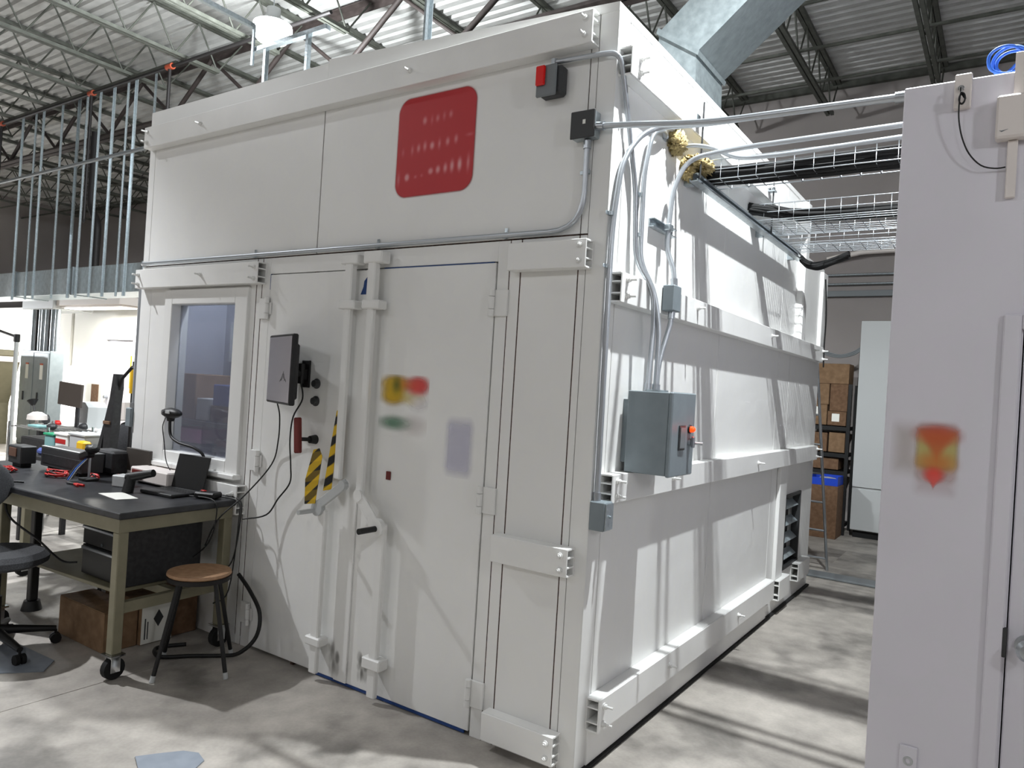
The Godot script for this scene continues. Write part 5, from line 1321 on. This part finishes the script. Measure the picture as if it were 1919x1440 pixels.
	b = mb(); b.box(V(-6.52, 1.04, -1.06), V(0.06, 0.27, 0.02), 0.004); b.box(V(-6.54, 0.907, -1.04), V(0.2, 0.012, 0.14), 0.003); part("stand", b, M.charcoal, t)
	O = V(-6.5, 0.90, -1.3); b = mb(); b.prism(V(-6.62, 0.9, -1.25), [Vector2(-0.12, 0.001), Vector2(0.12, 0.001), Vector2(0.13, 0.22), Vector2(0.06, 0.27), Vector2(-0.12, 0.27)], 0.2); single("grey_console", b, M.palegrey, "pale grey console box behind the tilted monitor", "console")
	for q in [[-7.1, 0.1, M.darkgrey, "dark little box at the left end of the rear bench"], [-6.85, 0.06, M.red, "red lump left of the monitor stand on the rear bench"], [-6.3, 0.07, M.charcoal, "low dark gadget right of the monitor stand"], [-6.1, 0.04, M.pvc, "low white gadget farthest right of the monitor stand"]]:
		O = V(q[0], 0.901, -1.02); b = mb(); b.lump(V(q[0], 0.901 + q[1] * 0.5, -1.02), V(0.06, q[1] * 0.5, 0.04), 0.3, 110, 8); single("bench_gadget", b, q[2], q[3], "gadget")
	O = V(-6.25, 0.937, -0.62); b = mb(); b.box(V(-6.3, 0.948, -0.6), V(0.2, 0.022, 0.1), 0.005); single("green_tray", b, M.teal, "pale green tray on the top shelf of the rack cart", "tray")
	O = V(-6.02, 0.937, -0.62); b = mb(); b.lump(V(-6.02, 0.965, -0.6), V(0.06, 0.03, 0.04), 0.3, 117, 8); single("small_device", b, M.darkgrey, "small dark device on the right of the cart's top shelf", "device")
	# bins, sheets and tools in front of the rear bench
	t = thing("side_table", V(-4.8, 0, -0.4), "low table holding boxes between the rear bench and the workbench", "table")
	b = mb(); b.span(V(-5.74, 0.73, -0.65), V(-3.75, 0.77, -0.2), 0.004); part("table_top", b, M.charcoal, t)
	for q in [[-5.7, -0.6], [-3.8, -0.6], [-5.7, -0.25], [-3.8, -0.25]]:
		b = mb(); b.span(V(q[0] - 0.02, 0, q[1] - 0.02), V(q[0] + 0.02, 0.73, q[1] + 0.02)); part("leg", b, M.charcoal, t)
	for q in [[-5.70, -5.53, 0.17, M.teal, "teal storage tub on the low table"], [-5.50, -5.28, 0.19, M.paper, "white box with a red label on the low table"], [-5.25, -4.98, 0.21, M.palegrey, "pale see-through tub on the low table beside the white box"], [-4.72, -4.55, 0.13, M.khaki, "khaki crate on the low table behind the black tool"]]:
		t = thing("storage_tub", V(q[0], 0.771, -0.4), q[4], "tub")
		b = mb(); b.span(V(q[0], 0.771, -0.58), V(q[1], 0.771 + q[2] - 0.02, -0.4), 0.01); part("tub", b, q[3], t)
		b = mb(); b.span(V(q[0] - 0.01, 0.771 + q[2] - 0.02, -0.59), V(q[1] + 0.01, 0.771 + q[2], -0.39), 0.005); part("lid", b, M.green if q[3] == M.teal else q[3], t)
		if q[3] == M.paper:
			b = mb(); b.span(V(q[0] + 0.01, 0.87, -0.3995), V(q[1] - 0.03, 0.91, -0.397)); part("label", b, M.red, t, "red label")
	O = V(-5.1, 0.771, -0.3); b = mb(); b.box(V(-5.08, 0.80, -0.33), V(0.26, 0.09, 0.01), 0.001, Basis(V(1, 0, 0), -0.5)); single("pink_sheet", b, M.pink, "pink and white sheet leaning on the pale tub", "sheet")
	O = V(-5.5, 0.771, -0.28); b = mb(); b.span(V(-5.5, 0.771, -0.36), V(-5.36, 0.83, -0.25), 0.02); single("blue_case", b, M.bin_blue, "small blue case in front of the white box on the low table", "case")
	t = thing("yellow_tool", V(-4.85, 0.771, -0.34), "yellow power tool with a dark nose on the low table", "tool")
	b = mb(); b.box(V(-4.87, 0.90, -0.34), V(0.13, 0.08, 0.07), 0.015); b.box(V(-4.9, 0.815, -0.34), V(0.05, 0.088, 0.05), 0.01); part("body", b, M.yellow, t)
	b = mb(); b.cyl(V(-4.805, 0.90, -0.34), V(-4.76, 0.90, -0.34), 0.02, 0.012, 10); part("nose", b, M.iron, t)
	# folded black stand with long arm
	t = thing("folded_stand", V(-4.05, 0, -0.12), "tall folded black stand with a thin raised arm beside the chamber", "stand")
	b = mb(); b.prism(V(0, 0, -0.12), [Vector2(-4.21, 0.84), Vector2(-4.14, 0.84), Vector2(-4.085, 1.08), Vector2(-4.08, 0.84), Vector2(-4.01, 0.84), Vector2(-3.975, 1.12), Vector2(-3.97, 1.3), Vector2(-3.955, 1.42), Vector2(-3.96, 1.52), Vector2(-4.0, 1.52), Vector2(-4.03, 1.34), Vector2(-4.09, 1.16)], 0.06); part("body", b, M.charcoal, t)
	b = mb(); b.tube([V(-3.97, 1.4, -0.12), V(-3.93, 1.49, -0.12), V(-3.80, 1.58, -0.12)], 0.012, 6); part("arm", b, M.iron, t)
	b = mb(); b.tube([V(-4.26, 0.0, -0.12), V(-4.17, 0.86, -0.12)], 0.025, 8); part("leg", b, M.charcoal, t)
	b = mb(); b.tube([V(-4.03, 0.0, -0.12), V(-4.045, 0.86, -0.12)], 0.025, 8); part("leg", b, M.charcoal, t)
	b = mb(); b.box(V(-4.04, 1.16, -0.085), V(0.09, 0.025, 0.012), 0.003); part("band", b, M.carton2, t, "brown band")
	t = thing("pole_marker", V(-4.1, 0, -0.2), "thin pole with a yellow sleeve next to the chamber corner", "pole")
	b = mb(); b.cyl(V(-4.02, 0, -0.25), V(-4.02, 1.62, -0.25), 0.011, -1, 8); part("pole", b, M.iron, t)
	b = mb(); b.cyl(V(-4.02, 1.38, -0.25), V(-4.02, 1.56, -0.25), 0.022, -1, 10); part("sleeve", b, M.yellow, t, "yellow sleeve")
	# bag and white box near the chamber corner
	t = thing("backpack", V(-4.42, 0.77, -0.42), "dark backpack sitting on the low table near the chamber corner", "bag")
	b = mb(); b.lump(V(-4.38, 0.955, -0.44), V(0.15, 0.185, 0.1), 0.12, 120, 12); part("bag_body", b, M.fabric, t)
	b = mb(); b.tube(smooth([V(-4.5, 0.80, -0.34), V(-4.53, 0.98, -0.33), V(-4.45, 1.09, -0.36)]), 0.014, 6); part("strap", b, M.wood, t, "tan strap")
	O = V(-4.42, 1.14, -0.42); b = mb(); b.box(V(-4.42, 1.22, -0.42), V(0.16, 0.15, 0.09), 0.006, Basis(V(0, 0, 1), 0.06)); single("small_carton", b, M.pvc, "small white carton perched on the backpack", "carton")
